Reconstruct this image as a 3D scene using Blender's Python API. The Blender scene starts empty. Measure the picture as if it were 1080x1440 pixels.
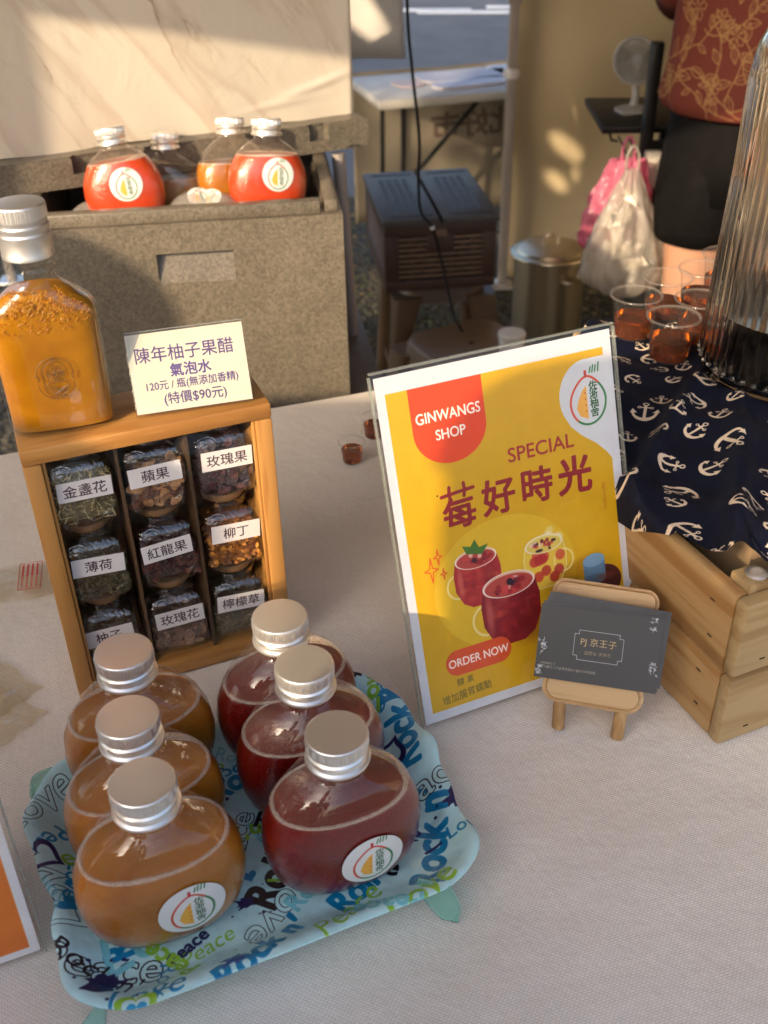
import bpy, bmesh, math, random
import numpy as np
from mathutils import Vector, Matrix, Quaternion
R = math.radians
S = bpy.context.scene
COL = S.collection
GZ = -0.13                      # ground height; the stall table top stands at z = 0.75

# ------------------------------------------------------------------ camera, sky, sun, exposure
cam = bpy.data.cameras.new('camera'); cam.sensor_fit = 'VERTICAL'; cam.sensor_height = 36; cam.lens = 36.425
cam.clip_start = 0.02; cam.clip_end = 500
co = bpy.data.objects.new('camera', cam); COL.objects.link(co); S.camera = co
co.location = (0, 0, 1.33)
Fv = Vector((0, math.cos(R(34)), -math.sin(R(34)))); Dv = Vector((0, -math.sin(R(34)), -math.cos(R(34)))); Rv = Vector((1, 0, 0))
ro = R(1.3)
D2 = Dv * math.cos(ro) - Rv * math.sin(ro); R2 = Rv * math.cos(ro) + Dv * math.sin(ro)
co.rotation_euler = Matrix((R2, -D2, -Fv)).transposed().to_euler()
cam.dof.use_dof = True; cam.dof.focus_distance = 0.80; cam.dof.aperture_fstop = 9.0

SUN_DIR = Vector((0.60, 0.80, -0.40)).normalized()      # the way the light travels
elev = math.asin(-SUN_DIR.z)
w = bpy.data.worlds.new('World'); S.world = w; w.use_nodes = True
nt = w.node_tree; bg = nt.nodes['Background']
sky = nt.nodes.new('ShaderNodeTexSky'); sky.sky_type = 'NISHITA'; sky.sun_disc = False
sky.sun_elevation = elev; sky.sun_rotation = math.atan2(-SUN_DIR.x, -SUN_DIR.y); sky.dust_density = 4.0; sky.air_density = 0.8
nt.links.new(sky.outputs[0], bg.inputs[0]); bg.inputs[1].default_value = 0.15
sl = bpy.data.lights.new('sun', 'SUN'); sl.energy = 2.6; sl.angle = R(0.6); sl.color = (1.0, 0.78, 0.52)
so = bpy.data.objects.new('sun', sl); COL.objects.link(so); so.location = (-3, -4, 5)
so.rotation_euler = SUN_DIR.to_track_quat('-Z', 'Y').to_euler()
S.view_settings.view_transform = 'Standard'; S.view_settings.look = 'None'
S.view_settings.exposure = 1.38; S.view_settings.gamma = 1.0
S.cycles.max_bounces = 10; S.cycles.transparent_max_bounces = 24; S.cycles.transmission_bounces = 8
S.cycles.sample_clamp_indirect = 4.0; S.cycles.caustics_reflective = False; S.cycles.caustics_refractive = False

# ------------------------------------------------------------------ object helpers
def tag(o, label=None, cat=None, group=None, kind=None):
    if label: o['label'] = label
    if cat: o['category'] = cat
    if group: o['group'] = group
    if kind: o['kind'] = kind
    return o
def thing(name, label, cat, loc=(0, 0, 0), rz=0, group=None):
    o = bpy.data.objects.new(name, None); COL.objects.link(o); o.empty_display_size = .05
    o.location = loc; o.rotation_euler = (0, 0, rz)
    return tag(o, label, cat, group)
def obj(name, bm, mat, parent=None, smooth=None, label=None, kind=None):
    if isinstance(bm, bmesh.types.BMesh):
        me = bpy.data.meshes.new(name); bmesh.ops.recalc_face_normals(bm, faces=bm.faces); bm.to_mesh(me); bm.free()
    else: me = bm
    if mat is not None and len(me.materials) == 0: me.materials.append(mat)
    o = bpy.data.objects.new(name, me); COL.objects.link(o); o.parent = parent
    if smooth is not None:
        me.polygons.foreach_set('use_smooth', [True] * len(me.polygons)); me.set_sharp_from_angle(angle=R(smooth))
    return tag(o, label, None, None, kind)
def copy_tree(o, parent=None):
    c = o.copy(); COL.objects.link(c); c.parent = parent
    for ch in [x for x in list(COL.objects) if x.parent == o]: copy_tree(ch, c)
    return c
def box(bm, a, b, bev=0, M=None, seg=2):
    g = bmesh.ops.create_cube(bm, size=1)
    c = [(a[i] + b[i]) / 2 for i in range(3)]; s = [abs(b[i] - a[i]) for i in range(3)]
    for v in g['verts']: v.co = Vector((v.co.x * s[0] + c[0], v.co.y * s[1] + c[1], v.co.z * s[2] + c[2]))
    vs = g['verts']
    if bev:
        es = list({e for v in vs for e in v.link_edges})
        r = bmesh.ops.bevel(bm, geom=es, offset=bev, segments=seg, affect='EDGES', profile=.5); vs = r['verts']
        vs = list({v for f in r['faces'] for v in f.verts} | set(vs))
    if M is not None: bmesh.ops.transform(bm, matrix=M, verts=vs)
    return vs
def bx(a, b, bev=0, M=None, seg=2):
    bm = bmesh.new(); box(bm, a, b, bev, M, seg); return bm
def loft(bm, rings, cap0=True, cap1=True, closed=True):
    vr = [[bm.verts.new(p) for p in r] for r in rings]; n = len(rings[0])
    for i in range(len(vr) - 1):
        for k in range(n if closed else n - 1):
            k2 = (k + 1) % n
            bm.faces.new((vr[i][k], vr[i][k2], vr[i + 1][k2], vr[i + 1][k]))
    if cap0: bm.faces.new(vr[0][::-1])
    if cap1: bm.faces.new(vr[-1])
    return vr
def lathe(bm, prof, seg=32, c=(0, 0, 0), cap0=True, cap1=True, flute=None):
    rings = []
    for r, z in prof:
        ring = []
        for k in range(seg):
            a = 2 * math.pi * k / seg; rr = r
            if flute: rr = flute(r, z, a)
            ring.append((c[0] + rr * math.cos(a), c[1] + rr * math.sin(a), c[2] + z))
        rings.append(ring)
    return loft(bm, rings, cap0, cap1)
def tube(bm, pts, r, seg=8, closed=False, cap=True):
    pts = [Vector(p) for p in pts]; n = len(pts); rings = []; up = Vector((0, 0, 1)); prev = None
    for i, p in enumerate(pts):
        if closed: t = (pts[(i + 1) % n] - pts[i - 1])
        else: t = pts[min(i + 1, n - 1)] - pts[max(i - 1, 0)]
        t.normalize()
        if prev is None:
            a = up if abs(t.z) < .9 else Vector((1, 0, 0)); u = t.cross(a).normalized()
        else: u = (prev - t * prev.dot(t)).normalized()
        prev = u; v = t.cross(u); rr = r[i] if isinstance(r, (list, tuple)) else r
        rings.append([p + u * (rr * math.cos(2 * math.pi * k / seg)) + v * (rr * math.sin(2 * math.pi * k / seg)) for k in range(seg)])
    if closed: rings.append(rings[0]); loft(bm, rings, False, False); bmesh.ops.remove_doubles(bm, verts=bm.verts, dist=1e-7)
    else: loft(bm, rings, cap, cap)
def catmull(P, n=8):
    P = [Vector(p) for p in P]; Q = [P[0]] + P + [P[-1]]; out = []
    for i in range(1, len(Q) - 2):
        for k in range(n):
            t = k / n; a, b, c, d = Q[i - 1], Q[i], Q[i + 1], Q[i + 2]
            out.append(.5 * ((2 * b) + (-a + c) * t + (2 * a - 5 * b + 4 * c - d) * t * t + (-a + 3 * b - 3 * c + d) * t ** 3))
    out.append(P[-1]); return out
def rrect(w, d, r, n=6, cx=0, cy=0):
    out = []
    for sx, sy, a0 in ((1, 1, 0), (-1, 1, 90), (-1, -1, 180), (1, -1, 270)):
        for k in range(n + 1):
            a = R(a0 + 90 * k / n); out.append((cx + sx * (w / 2 - r) + r * math.cos(a), cy + sy * (d / 2 - r) + r * math.sin(a)))
    return out
def prism(bm, pts, z0, z1, M=None):
    vr = loft(bm, [[(x, y, z0) for x, y in pts], [(x, y, z1) for x, y in pts]])
    if M is not None: bmesh.ops.transform(bm, matrix=M, verts=[v for r in vr for v in r])
def sheet(fn, nu, nv, uvfn=None):
    bm = bmesh.new(); uvl = bm.loops.layers.uv.new('UVMap'); vs = {}
    for i in range(nu + 1):
        for j in range(nv + 1): vs[i, j] = bm.verts.new(fn(i / nu, j / nv))
    for i in range(nu):
        for j in range(nv):
            q = ((i, j), (i + 1, j), (i + 1, j + 1), (i, j + 1)); f = bm.faces.new([vs[k] for k in q])
            for l, k in zip(f.loops, q): l[uvl].uv = (k[0] / nu, k[1] / nv) if uvfn is None else uvfn(k[0] / nu, k[1] / nv)
    return bm
def uv_planar(me_or_obj, fn):
    me = me_or_obj.data if hasattr(me_or_obj, 'data') else me_or_obj
    if not me.uv_layers: me.uv_layers.new(name='UVMap')
    ul = me.uv_layers[0].data
    for l in me.loops: ul[l.index].uv = fn(me.vertices[l.vertex_index].co)
def card(w, h, mat, name, parent, M, t=0.0004):
    """printed sheet with real thickness: its front (local -Y side, x right, z up) carries the print by UV"""
    bm = bx((-w / 2, 0, -h / 2), (w / 2, t, h / 2)); o = obj(name, bm, mat, parent)
    uv_planar(o, lambda c: (c.x / w + .5, c.z / h + .5)); o.matrix_local = M
    return o
def fan_rot(yaw, lean, loc):
    return Matrix.Translation(loc) @ Matrix.Rotation(yaw, 4, 'Z') @ Matrix.Rotation(-lean, 4, 'X')

# ------------------------------------------------------------------ materials
def lin(c): return tuple((x / 12.92 if x <= .04045 else ((x + .055) / 1.055) ** 2.4) for x in c)
def srgb(r, g, b): return (*lin((r / 255, g / 255, b / 255)), 1)
def base_mat(name):
    m = bpy.data.materials.new(name); m.use_nodes = True; return m, m.node_tree, m.node_tree.nodes['Principled BSDF']
def nd(t, typ, **kw):
    n = t.nodes.new(typ)
    for k, v in kw.items():
        if k in n.inputs: n.inputs[k].default_value = v
        else: setattr(n, k, v)
    return n
def ramp(t, fac, stops):
    r = t.nodes.new('ShaderNodeValToRGB'); e = r.color_ramp.elements
    while len(e) < len(stops): e.new(.5)
    for i, (p, c) in enumerate(stops): e[i].position = p; e[i].color = c if len(c) == 4 else (*c, 1)
    t.links.new(fac, r.inputs[0]); return r.outputs[0]
def coords(t, scale=(1, 1, 1), rot=(0, 0, 0), kind='Object'):
    tc = t.nodes.new('ShaderNodeTexCoord'); mp = t.nodes.new('ShaderNodeMapping')
    mp.inputs['Scale'].default_value = scale; mp.inputs['Rotation'].default_value = rot
    t.links.new(tc.outputs[kind], mp.inputs[0]); return mp.outputs[0]
def bump(t, p, h, strength=.3, dist=.002, prev=None):
    b = nd(t, 'ShaderNodeBump'); b.inputs['Strength'].default_value = strength; b.inputs['Distance'].default_value = dist
    t.links.new(h, b.inputs['Height'])
    if prev is not None: t.links.new(prev, b.inputs['Normal'])
    t.links.new(b.outputs[0], p.inputs['Normal']); return b.outputs[0]
def noise(t, v, scale, detail=4, rough=.55, dist=0):
    n = nd(t, 'ShaderNodeTexNoise', Scale=scale, Detail=detail, Roughness=rough, Distortion=dist); t.links.new(v, n.inputs['Vector']); return n.outputs[0]
def M(name, c, rough=.5, metal=0, var=.12, scale=30, bs=.1, bd=.001, rv=.15, coat=0, spec=.5, sub=0, trans=0, emis=None):
    """plain procedural material: colour with noise variation, roughness variation, fine bump"""
    m, t, p = base_mat(name); v = coords(t); n = noise(t, v, scale, 6)
    lo = tuple(x * (1 - var) for x in c[:3]); hi = tuple(min(1, x * (1 + var)) for x in c[:3])
    t.links.new(ramp(t, n, [(.3, lo), (.7, hi)]), p.inputs['Base Color'])
    t.links.new(ramp(t, noise(t, v, scale * 2.3, 3), [(.3, (rough * (1 - rv),) * 3), (.7, (min(1, rough * (1 + rv)),) * 3)]), p.inputs['Roughness'])
    p.inputs['Metallic'].default_value = metal; p.inputs['Coat Weight'].default_value = coat; p.inputs['Coat Roughness'].default_value = .06
    p.inputs['Specular IOR Level'].default_value = spec
    if sub: p.inputs['Subsurface Weight'].default_value = sub; p.inputs['Subsurface Radius'].default_value = (.02, .01, .004)
    if trans: p.inputs['Transmission Weight'].default_value = trans
    if bs: bump(t, p, noise(t, v, scale * 4, 4), bs, bd)
    return m
def wood(name, c1, c2, axis=0, scale=1.0, rough=.5, dark=.5):
    m, t, p = base_mat(name); st = [34 * scale] * 3; st[axis] = 2.2 * scale
    v = coords(t, st); nz = noise(t, v, 1.0, 5, .6, .8)
    v2 = coords(t, [s * 5 for s in st]); fine = noise(t, v2, 1.0, 3, .6)
    mix = nd(t, 'ShaderNodeMix', data_type='FLOAT'); mix.inputs[0].default_value = .3
    t.links.new(nz, mix.inputs[2]); t.links.new(fine, mix.inputs[3])
    t.links.new(ramp(t, mix.outputs[0], [(.28, tuple(x * dark for x in c2[:3])), (.45, c2), (.52, c1), (.72, c1)]), p.inputs['Base Color'])
    p.inputs['Roughness'].default_value = rough; bump(t, p, mix.outputs[0], .25, .0006); return m
def thin(name, tint=(1, 1, 1), refl=1.0, rough=.03, bumpy=0, body=0.0, bodyc=(.9, .9, .9), ior=1.5):
    """thin clear sheet or shell: see-through with a Fresnel gloss"""
    m = bpy.data.materials.new(name); m.use_nodes = True; t = m.node_tree; t.nodes.clear()
    out = t.nodes.new('ShaderNodeOutputMaterial'); tr = nd(t, 'ShaderNodeBsdfTransparent', Color=(*tint, 1))
    gl = nd(t, 'ShaderNodeBsdfGlossy', Roughness=rough); gl.inputs['Color'].default_value = (refl,) * 3 + (1,)
    fr = nd(t, 'ShaderNodeFresnel', IOR=ior); mx = t.nodes.new('ShaderNodeMixShader')
    ge = t.nodes.new('ShaderNodeNewGeometry'); sb_ = nd(t, 'ShaderNodeMath', operation='SUBTRACT'); sb_.inputs[0].default_value = 1; t.links.new(ge.outputs['Backfacing'], sb_.inputs[1])
    fm_ = nd(t, 'ShaderNodeMath', operation='MULTIPLY'); t.links.new(fr.outputs[0], fm_.inputs[0]); t.links.new(sb_.outputs[0], fm_.inputs[1]); t.links.new(fm_.outputs[0], mx.inputs[0]); src = tr.outputs[0]
    if body:
        df = nd(t, 'ShaderNodeBsdfDiffuse', Color=(*bodyc, 1)); tl = nd(t, 'ShaderNodeBsdfTranslucent', Color=(*bodyc, 1))
        a = t.nodes.new('ShaderNodeAddShader'); m0 = t.nodes.new('ShaderNodeMixShader'); m0.inputs[0].default_value = .5
        t.links.new(df.outputs[0], m0.inputs[1]); t.links.new(tl.outputs[0], m0.inputs[2])
        m1 = t.nodes.new('ShaderNodeMixShader'); m1.inputs[0].default_value = body
        t.links.new(tr.outputs[0], m1.inputs[1]); t.links.new(m0.outputs[0], m1.inputs[2]); src = m1.outputs[0]
    if bumpy:
        v = coords(t); b = nd(t, 'ShaderNodeBump'); b.inputs['Strength'].default_value = 1; b.inputs['Distance'].default_value = .004
        t.links.new(noise(t, v, bumpy, 3, .6, 1.5), b.inputs['Height']); t.links.new(b.outputs[0], gl.inputs['Normal']); t.links.new(b.outputs[0], fr.inputs['Normal'])
    t.links.new(src, mx.inputs[1]); t.links.new(gl.outputs[0], mx.inputs[2]); t.links.new(mx.outputs[0], out.inputs[0]); return m
def glass(name, c=(1, 1, 1), rough=0.0, ior=1.48):
    m, t, p = base_mat(name); p.inputs['Base Color'].default_value = (*c, 1); p.inputs['Transmission Weight'].default_value = 1
    p.inputs['Roughness'].default_value = rough; p.inputs['IOR'].default_value = ior
    bump(t, p, noise(t, coords(t), 25, 2), .05, .0005); return m
def juice(name, c, dark, drops=True, sub=.7, rough=.12):
    """cloudy drink right behind a clear wall, with droplets of dew on the wall"""
    m, t, p = base_mat(name); v = coords(t); n = noise(t, v, 22, 4, .6, .6)
    t.links.new(ramp(t, n, [(.3, dark), (.65, c)]), p.inputs['Base Color'])
    p.inputs['Subsurface Weight'].default_value = sub; p.inputs['Subsurface Radius'].default_value = (.03, .012, .004); p.inputs['Subsurface Scale'].default_value = .6
    p.inputs['Roughness'].default_value = .3; p.inputs['Coat Weight'].default_value = 1; p.inputs['Coat Roughness'].default_value = rough
    if drops:
        vo = nd(t, 'ShaderNodeTexVoronoi', Scale=460.0); t.links.new(v, vo.inputs['Vector'])
        d = ramp(t, vo.outputs['Distance'], [(.0, (1, 1, 1)), (.42, (0, 0, 0))]); b = bump(t, p, d, .40, .0006)
        t.links.new(b, p.inputs['Coat Normal'])
    return m
def img_mat(name, cv, rough=.5, coat=0, spec=.5, sub=0, bumps=0, scale=300, bdist=.0006):
    m, t, p = base_mat(name); im = cv.image(name); n = t.nodes.new('ShaderNodeTexImage'); n.image = im; n.extension = 'EXTEND'; n.interpolation = 'Cubic'
    mixn = nd(t, 'ShaderNodeMix', data_type='RGBA', blend_type='MULTIPLY'); mixn.inputs[0].default_value = 1
    t.links.new(n.outputs[0], mixn.inputs[6]); t.links.new(ramp(t, noise(t, coords(t), 60, 4), [(.3, (.93,) * 3), (.7, (1,) * 3)]), mixn.inputs[7])
    t.links.new(mixn.outputs[2], p.inputs['Base Color']); p.inputs['Roughness'].default_value = rough
    p.inputs['Coat Weight'].default_value = coat; p.inputs['Coat Roughness'].default_value = .08; p.inputs['Specular IOR Level'].default_value = spec
    if bumps: bump(t, p, noise(t, coords(t), scale, 3), bumps, bdist)
    return m

# ------------------------------------------------------------------ flat print, drawn in the script
_tc = {}
def text_tris(s, bold=0.0, shear=0.0):
    k = (s, bold, shear)
    if k in _tc: return _tc[k]
    cu = bpy.data.curves.new('t', 'FONT'); cu.body = s; cu.size = 1; cu.offset = bold; cu.shear = shear; cu.resolution_u = 4
    o = bpy.data.objects.new('t', cu); COL.objects.link(o); dg = bpy.context.evaluated_depsgraph_get()
    me = o.evaluated_get(dg).to_mesh(); me.calc_loop_triangles()
    v = np.array([x.co[:2] for x in me.vertices], dtype=float).reshape(-1, 2)
    tr = np.array([x.vertices[:] for x in me.loop_triangles], dtype=int).reshape(-1, 3)
    o.evaluated_get(dg).to_mesh_clear(); bpy.data.objects.remove(o); bpy.data.curves.remove(cu)
    _tc[k] = (v, tr); return _tc[k]
class Canvas:
    def __init__(s, w, h, ppu, bg):
        s.w, s.h, s.k = w, h, ppu; s.W, s.H = int(w * ppu), int(h * ppu)
        s.a = np.empty((s.H, s.W, 3), np.float32); s.a[:] = np.array(bg, np.float32) / 255
    def _box(s, x0, y0, x1, y1):
        a = max(0, int(x0 * s.k) - 1); b = max(0, int(y0 * s.k) - 1); c = min(s.W, int(x1 * s.k) + 2); d = min(s.H, int(y1 * s.k) + 2)
        if c <= a or d <= b: return None
        X, Y = np.meshgrid((np.arange(a, c) + .5) / s.k, (np.arange(b, d) + .5) / s.k); return a, b, c, d, X, Y
    def _put(s, a, b, c, d, m, col, al=1.0):
        m = np.clip(m.astype(np.float32) * al, 0, 1)[..., None]; s.a[b:d, a:c] = s.a[b:d, a:c] * (1 - m) + np.array(col, np.float32) / 255 * m
    def ell(s, cx, cy, rx, ry, col, al=1.0, rot=0, soft=0, arc=None, ring=None, cond=None):
        r = max(rx, ry) * (1 + soft); B = s._box(cx - r, cy - r, cx + r, cy + r)
        if B is None: return
        a, b, c, d, X, Y = B; X = X - cx; Y = Y - cy; ca, sa = math.cos(rot), math.sin(rot); U = X * ca + Y * sa; V = -X * sa + Y * ca
        q = np.sqrt((U / rx) ** 2 + (V / ry) ** 2)
        m = (q < 1).astype(np.float32) if not soft else np.clip((1 + soft - q) / (2 * soft), 0, 1)
        if ring: m = m * (q > 1 - ring)
        if arc: an = np.degrees(np.arctan2(V, U)) % 360; m = m * ((an >= arc[0]) & (an <= arc[1]))
        if cond is not None: m = m * cond(U, V)
        s._put(a, b, c, d, m, col, al)
    def poly(s, P, col, al=1.0):
        P = np.array(P, float); B = s._box(P[:, 0].min(), P[:, 1].min(), P[:, 0].max(), P[:, 1].max())
        if B is None: return
        a, b, c, d, X, Y = B; m = np.zeros(X.shape, bool); n = len(P)
        for i in range(n):
            x1, y1 = P[i]; x2, y2 = P[(i + 1) % n]
            if y1 == y2: continue
            cr = ((y1 > Y) != (y2 > Y)) & (X < (x2 - x1) * (Y - y1) / (y2 - y1) + x1); m ^= cr
        s._put(a, b, c, d, m, col, al)
    def rect(s, x0, y0, x1, y1, col, al=1.0): s.poly([(x0, y0), (x1, y0), (x1, y1), (x0, y1)], col, al)
    def stroke(s, P, wd, col, al=1.0, taper=False):
        n = len(P) - 1
        for i in range(n):
            (x1, y1), (x2, y2) = P[i][:2], P[i + 1][:2]; r = wd / 2 * ((1 - .75 * (i + .5) / n) if taper else 1)
            B = s._box(min(x1, x2) - r, min(y1, y2) - r, max(x1, x2) + r, max(y1, y2) + r)
            if B is None: continue
            a, b, c, d, X, Y = B; dx, dy = x2 - x1, y2 - y1; L = dx * dx + dy * dy + 1e-12
            t = np.clip(((X - x1) * dx + (Y - y1) * dy) / L, 0, 1); m = (X - x1 - t * dx) ** 2 + (Y - y1 - t * dy) ** 2 < r * r
            s._put(a, b, c, d, m, col, al)
    def text(s, st, x, y, size, col, rot=0, bold=0.0, align='c', sx=1.0, shear=0.0, inner=None, flip=False, al=1.0):
        for bo, cc in ([(bold, col)] if inner is None else [(bold, col), (bold - inner[1], inner[0])]):
            v, tr = text_tris(st, 0.0, shear); dil = bo * size * s.k
            if len(v) == 0: continue
            lo, hi = v.min(0), v.max(0); o = np.array([(lo[0] + hi[0]) / 2 if align == 'c' else lo[0], (lo[1] + hi[1]) / 2])
            p = (v - o) * size * np.array([sx * (-1 if flip else 1), 1]); ca, sa = math.cos(rot), math.sin(rot)
            p = np.stack([p[:, 0] * ca - p[:, 1] * sa + x, p[:, 0] * sa + p[:, 1] * ca + y], 1) * s.k
            pad = int(max(0, dil)) + 2; m0 = np.floor(p.min(0)).astype(int) - pad; m1 = np.ceil(p.max(0)).astype(int) + pad
            x0, y0 = max(0, m0[0]), max(0, m0[1]); x1, y1 = min(s.W, m1[0]), min(s.H, m1[1])
            if x1 <= x0 or y1 <= y0: continue
            mask = np.zeros((y1 - y0, x1 - x0), bool)
            for a, b, c in p[tr]:
                ax0 = max(x0, int(min(a[0], b[0], c[0]))); ax1 = min(x1, int(max(a[0], b[0], c[0])) + 2)
                ay0 = max(y0, int(min(a[1], b[1], c[1]))); ay1 = min(y1, int(max(a[1], b[1], c[1])) + 2)
                if ax1 <= ax0 or ay1 <= ay0: continue
                X = np.arange(ax0, ax1)[None, :] + .5; Y = np.arange(ay0, ay1)[:, None] + .5
                e1 = (b[0] - a[0]) * (Y - a[1]) - (b[1] - a[1]) * (X - a[0]); e2 = (c[0] - b[0]) * (Y - b[1]) - (c[1] - b[1]) * (X - b[0]); e3 = (a[0] - c[0]) * (Y - c[1]) - (a[1] - c[1]) * (X - c[0])
                mask[ay0 - y0:ay1 - y0, ax0 - x0:ax1 - x0] |= ((e1 >= -.3) & (e2 >= -.3) & (e3 >= -.3)) | ((e1 <= .3) & (e2 <= .3) & (e3 <= .3))
            n_ = int(round(dil))
            if n_ > 0:
                base = mask.copy()
                for dy in range(-n_, n_ + 1):
                    for dx in range(-n_, n_ + 1):
                        if dx * dx + dy * dy > (n_ + .4) ** 2 or (dx == 0 and dy == 0): continue
                        src = base[max(0, -dy):mask.shape[0] - max(0, dy), max(0, -dx):mask.shape[1] - max(0, dx)]
                        mask[max(0, dy):mask.shape[0] - max(0, -dy), max(0, dx):mask.shape[1] - max(0, -dx)] |= src
            s._put(x0, y0, x1, y1, mask, cc, al)
    def image(s, name):
        im = bpy.data.images.new(name, s.W, s.H); q = np.ones((s.H, s.W, 4), np.float32); q[..., :3] = s.a
        im.pixels.foreach_set(q.ravel()); im.update(); im.pack(); return im
def pear_logo(c, cx, cy, s):
    """pomelo-shaped ring, half red and half green, with an orange wedge and brush lettering"""
    def pt(a, k=1.0):
        r = 1.0 - .16 * math.exp(-((math.degrees(a) - 90) / 38) ** 2 / 2) * 0
        x = math.cos(a); y = math.sin(a); w_ = 1.0 if y < 0 else 1.0 - .30 * y * y
        return (cx + s * .40 * x * w_ * k, cy - .06 * s + s * (.45 * y if y < 0 else .50 * y) * k)
    red = [pt(R(a)) for a in range(38, 236, 6)]; gr = [pt(R(a)) for a in range(232, 404, 6)]
    c.stroke(red, .045 * s, (205, 75, 50)); c.stroke(gr, .045 * s, (52, 120, 66)); c.rect(cx - .05 * s, cy + .42 * s, cx + .01 * s, cy + .56 * s, (190, 55, 50))
    c.poly([(cx - .02 * s, cy + .27 * s), (cx - .12 * s, cy + .17 * s), (cx - .22 * s, cy + .0 * s), (cx - .27 * s, cy - .16 * s), (cx - .2 * s, cy - .32 * s), (cx - .02 * s, cy - .40 * s)], (232, 170, 70))
    for k in range(4): c.ell(cx - .06 * s, cy + (.12 - .12 * k) * s, .012 * s, .022 * s, (200, 80, 50))
    for k, ch in enumerate('佐淅柚舍'): c.text(ch, cx + .13 * s, cy + (.24 - .175 * k) * s, .20 * s, (40, 85, 45), bold=.012)
    for dx, h in ((.08, .10), (.14, .13), (.20, .12), (.27, .16)): c.stroke([(cx + dx * s, cy + .50 * s), (cx + (dx + .03) * s, cy + (.50 + h) * s)], .030 * s, (45, 120, 55))

# ------------------------------------------------------------------ shared materials
m_clear = thin('clear_plastic'); m_acrylic = thin('acrylic', refl=.55, rough=.02)
m_silver = M('brushed_silver', (.95, .93, .88), .36, .88, .015, 12, .01, .0001, .03)
m_silver_satin = M('satin_silver', (.74, .73, .71), .40, .9, .02, 20, .02, .0002, .04)
m_black = M('black_plastic', (.008, .008, .009), .45, 0, .3, 20, .1, spec=.25)
m_steel = M('tube_steel', (.30, .27, .25), .4, .6, .1, 20, .05)
m_tray = None

# ================================================================== SETTING
m, t, p = base_mat('dry_ground'); v = coords(t)
big = noise(t, v, 2.2, 5, .6); fine = nd(t, 'ShaderNodeTexVoronoi', Scale=38.0); t.links.new(v, fine.inputs['Vector'])
mx = nd(t, 'ShaderNodeMix', data_type='RGBA'); t.links.new(big, mx.inputs[0])
t.links.new(ramp(t, fine.outputs['Distance'], [(.1, (.10, .075, .045)), (.6, (.025, .019, .012))]), mx.inputs[6])
t.links.new(ramp(t, fine.outputs['Distance'], [(.1, (.085, .08, .045)), (.6, (.03, .028, .015))]), mx.inputs[7])
t.links.new(mx.outputs[2], p.inputs['Base Color']); p.inputs['Roughness'].default_value = .9; bump(t, p, fine.outputs['Distance'], .8, .02)
o = obj('ground', sheet(lambda a, b: (-200 + 400 * a, -200 + 400 * b, GZ), 8, 8), m); tag(o, kind='structure')
m, t, p = base_mat('asphalt'); v = coords(t)
t.links.new(ramp(t, noise(t, v, 3, 5), [(.3, (.085, .088, .094)), (.7, (.125, .128, .134))]), p.inputs['Base Color']); p.inputs['Roughness'].default_value = .8
bump(t, p, noise(t, v, 160, 2), .5, .004)
m_asph = m
o = obj('road', bx((-120, 4.75, GZ - .08), (120, 14.0, GZ + .006)), m_asph); tag(o, kind='structure')
m_paint = M('road_paint', (.75, .74, .70), .6, 0, .12, 20)
for k in range(-4, 12):
    mk = obj('road_marking', bx((-.55, -.07, 0), (.55, .07, .004)), m_paint); mk.location = (k * .62 - .3, 9.9 + .20 * (k % 2), GZ + .0065)
    mk.rotation_euler = (0, 0, R(-8)); tag(mk, kind='structure')
m_kerb = M('kerb_stone', (.3, .29, .27), .8, 0, .15, 12)
o = obj('kerb', bx((-120, 14.0, GZ), (120, 14.2, GZ + .13), .01), m_kerb); tag(o, kind='structure')
m_verge = M('verge_grass', (.055, .075, .03), .9, 0, .4, 6, .8, .02)
o = obj('verge', bx((-120, 14.2, GZ), (120, 40, GZ + .12)), m_verge); tag(o, kind='structure')

# tent: roof sheet, side wall, poles
def canvas_mat(name, c, tl=.45):
    m, t, p = base_mat(name); v = coords(t); out = t.nodes['Material Output']
    colr = ramp(t, noise(t, v, 1.6, 5), [(.3, tuple(x * .86 for x in c)), (.7, c)]); t.links.new(colr, p.inputs['Base Color']); p.inputs['Roughness'].default_value = .6
    tr = nd(t, 'ShaderNodeBsdfTranslucent'); t.links.new(colr, tr.inputs[0]); ms = t.nodes.new('ShaderNodeMixShader'); ms.inputs[0].default_value = tl
    t.links.new(p.outputs[0], ms.inputs[1]); t.links.new(tr.outputs[0], ms.inputs[2]); t.links.new(ms.outputs[0], out.inputs[0])
    v2 = coords(t, (700, 700, 700)); bump(t, p, noise(t, v2, 1, 1), .1, .0004); return m
m_canvas = canvas_mat('cream_tent_canvas', (.56, .45, .28), .12)
m_roof = canvas_mat('cream_roof_canvas', (.66, .56, .42), .24)
tent = thing('market_tent', 'cream canvas market tent whose side wall hangs behind the steel pot', 'tent', (0, 0, GZ))
random.seed(4)
def wallf(a, b):
    x = .462 + 3.2 * a; z = 2.25 * b
    fold = .030 * math.sin(2.1 * (x * 2.2 - z * 2.6)) + .016 * math.sin(5.1 * (x * 1.5 - z * 2.0) + 1.2) + .008 * math.sin(13 * (x - z * .8) + 2 * x) + .02 * math.sin(2.7 * x + 1)
    fold *= .5 + .8 * (1 - b)
    pinch = .05 * math.exp(-((x - .55) / .10) ** 2) * math.exp(-((z - .75) / .25) ** 2)
    return (x, 3.68 + fold + pinch, z + .004 + .01 * math.sin(6 * x))
o = obj('side_wall', sheet(wallf, 150, 60), m_canvas, tent, 180); o.modifiers.new('s', 'SOLIDIFY').thickness = .0015
def roofs(a, b):
    x = -1.42 + 5.1 * a; y = .30 + 3.55 * b
    return (x, y, 2.18 + .62 * min(1, 2 * min(a, 1 - a, b, 1 - b)))
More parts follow.
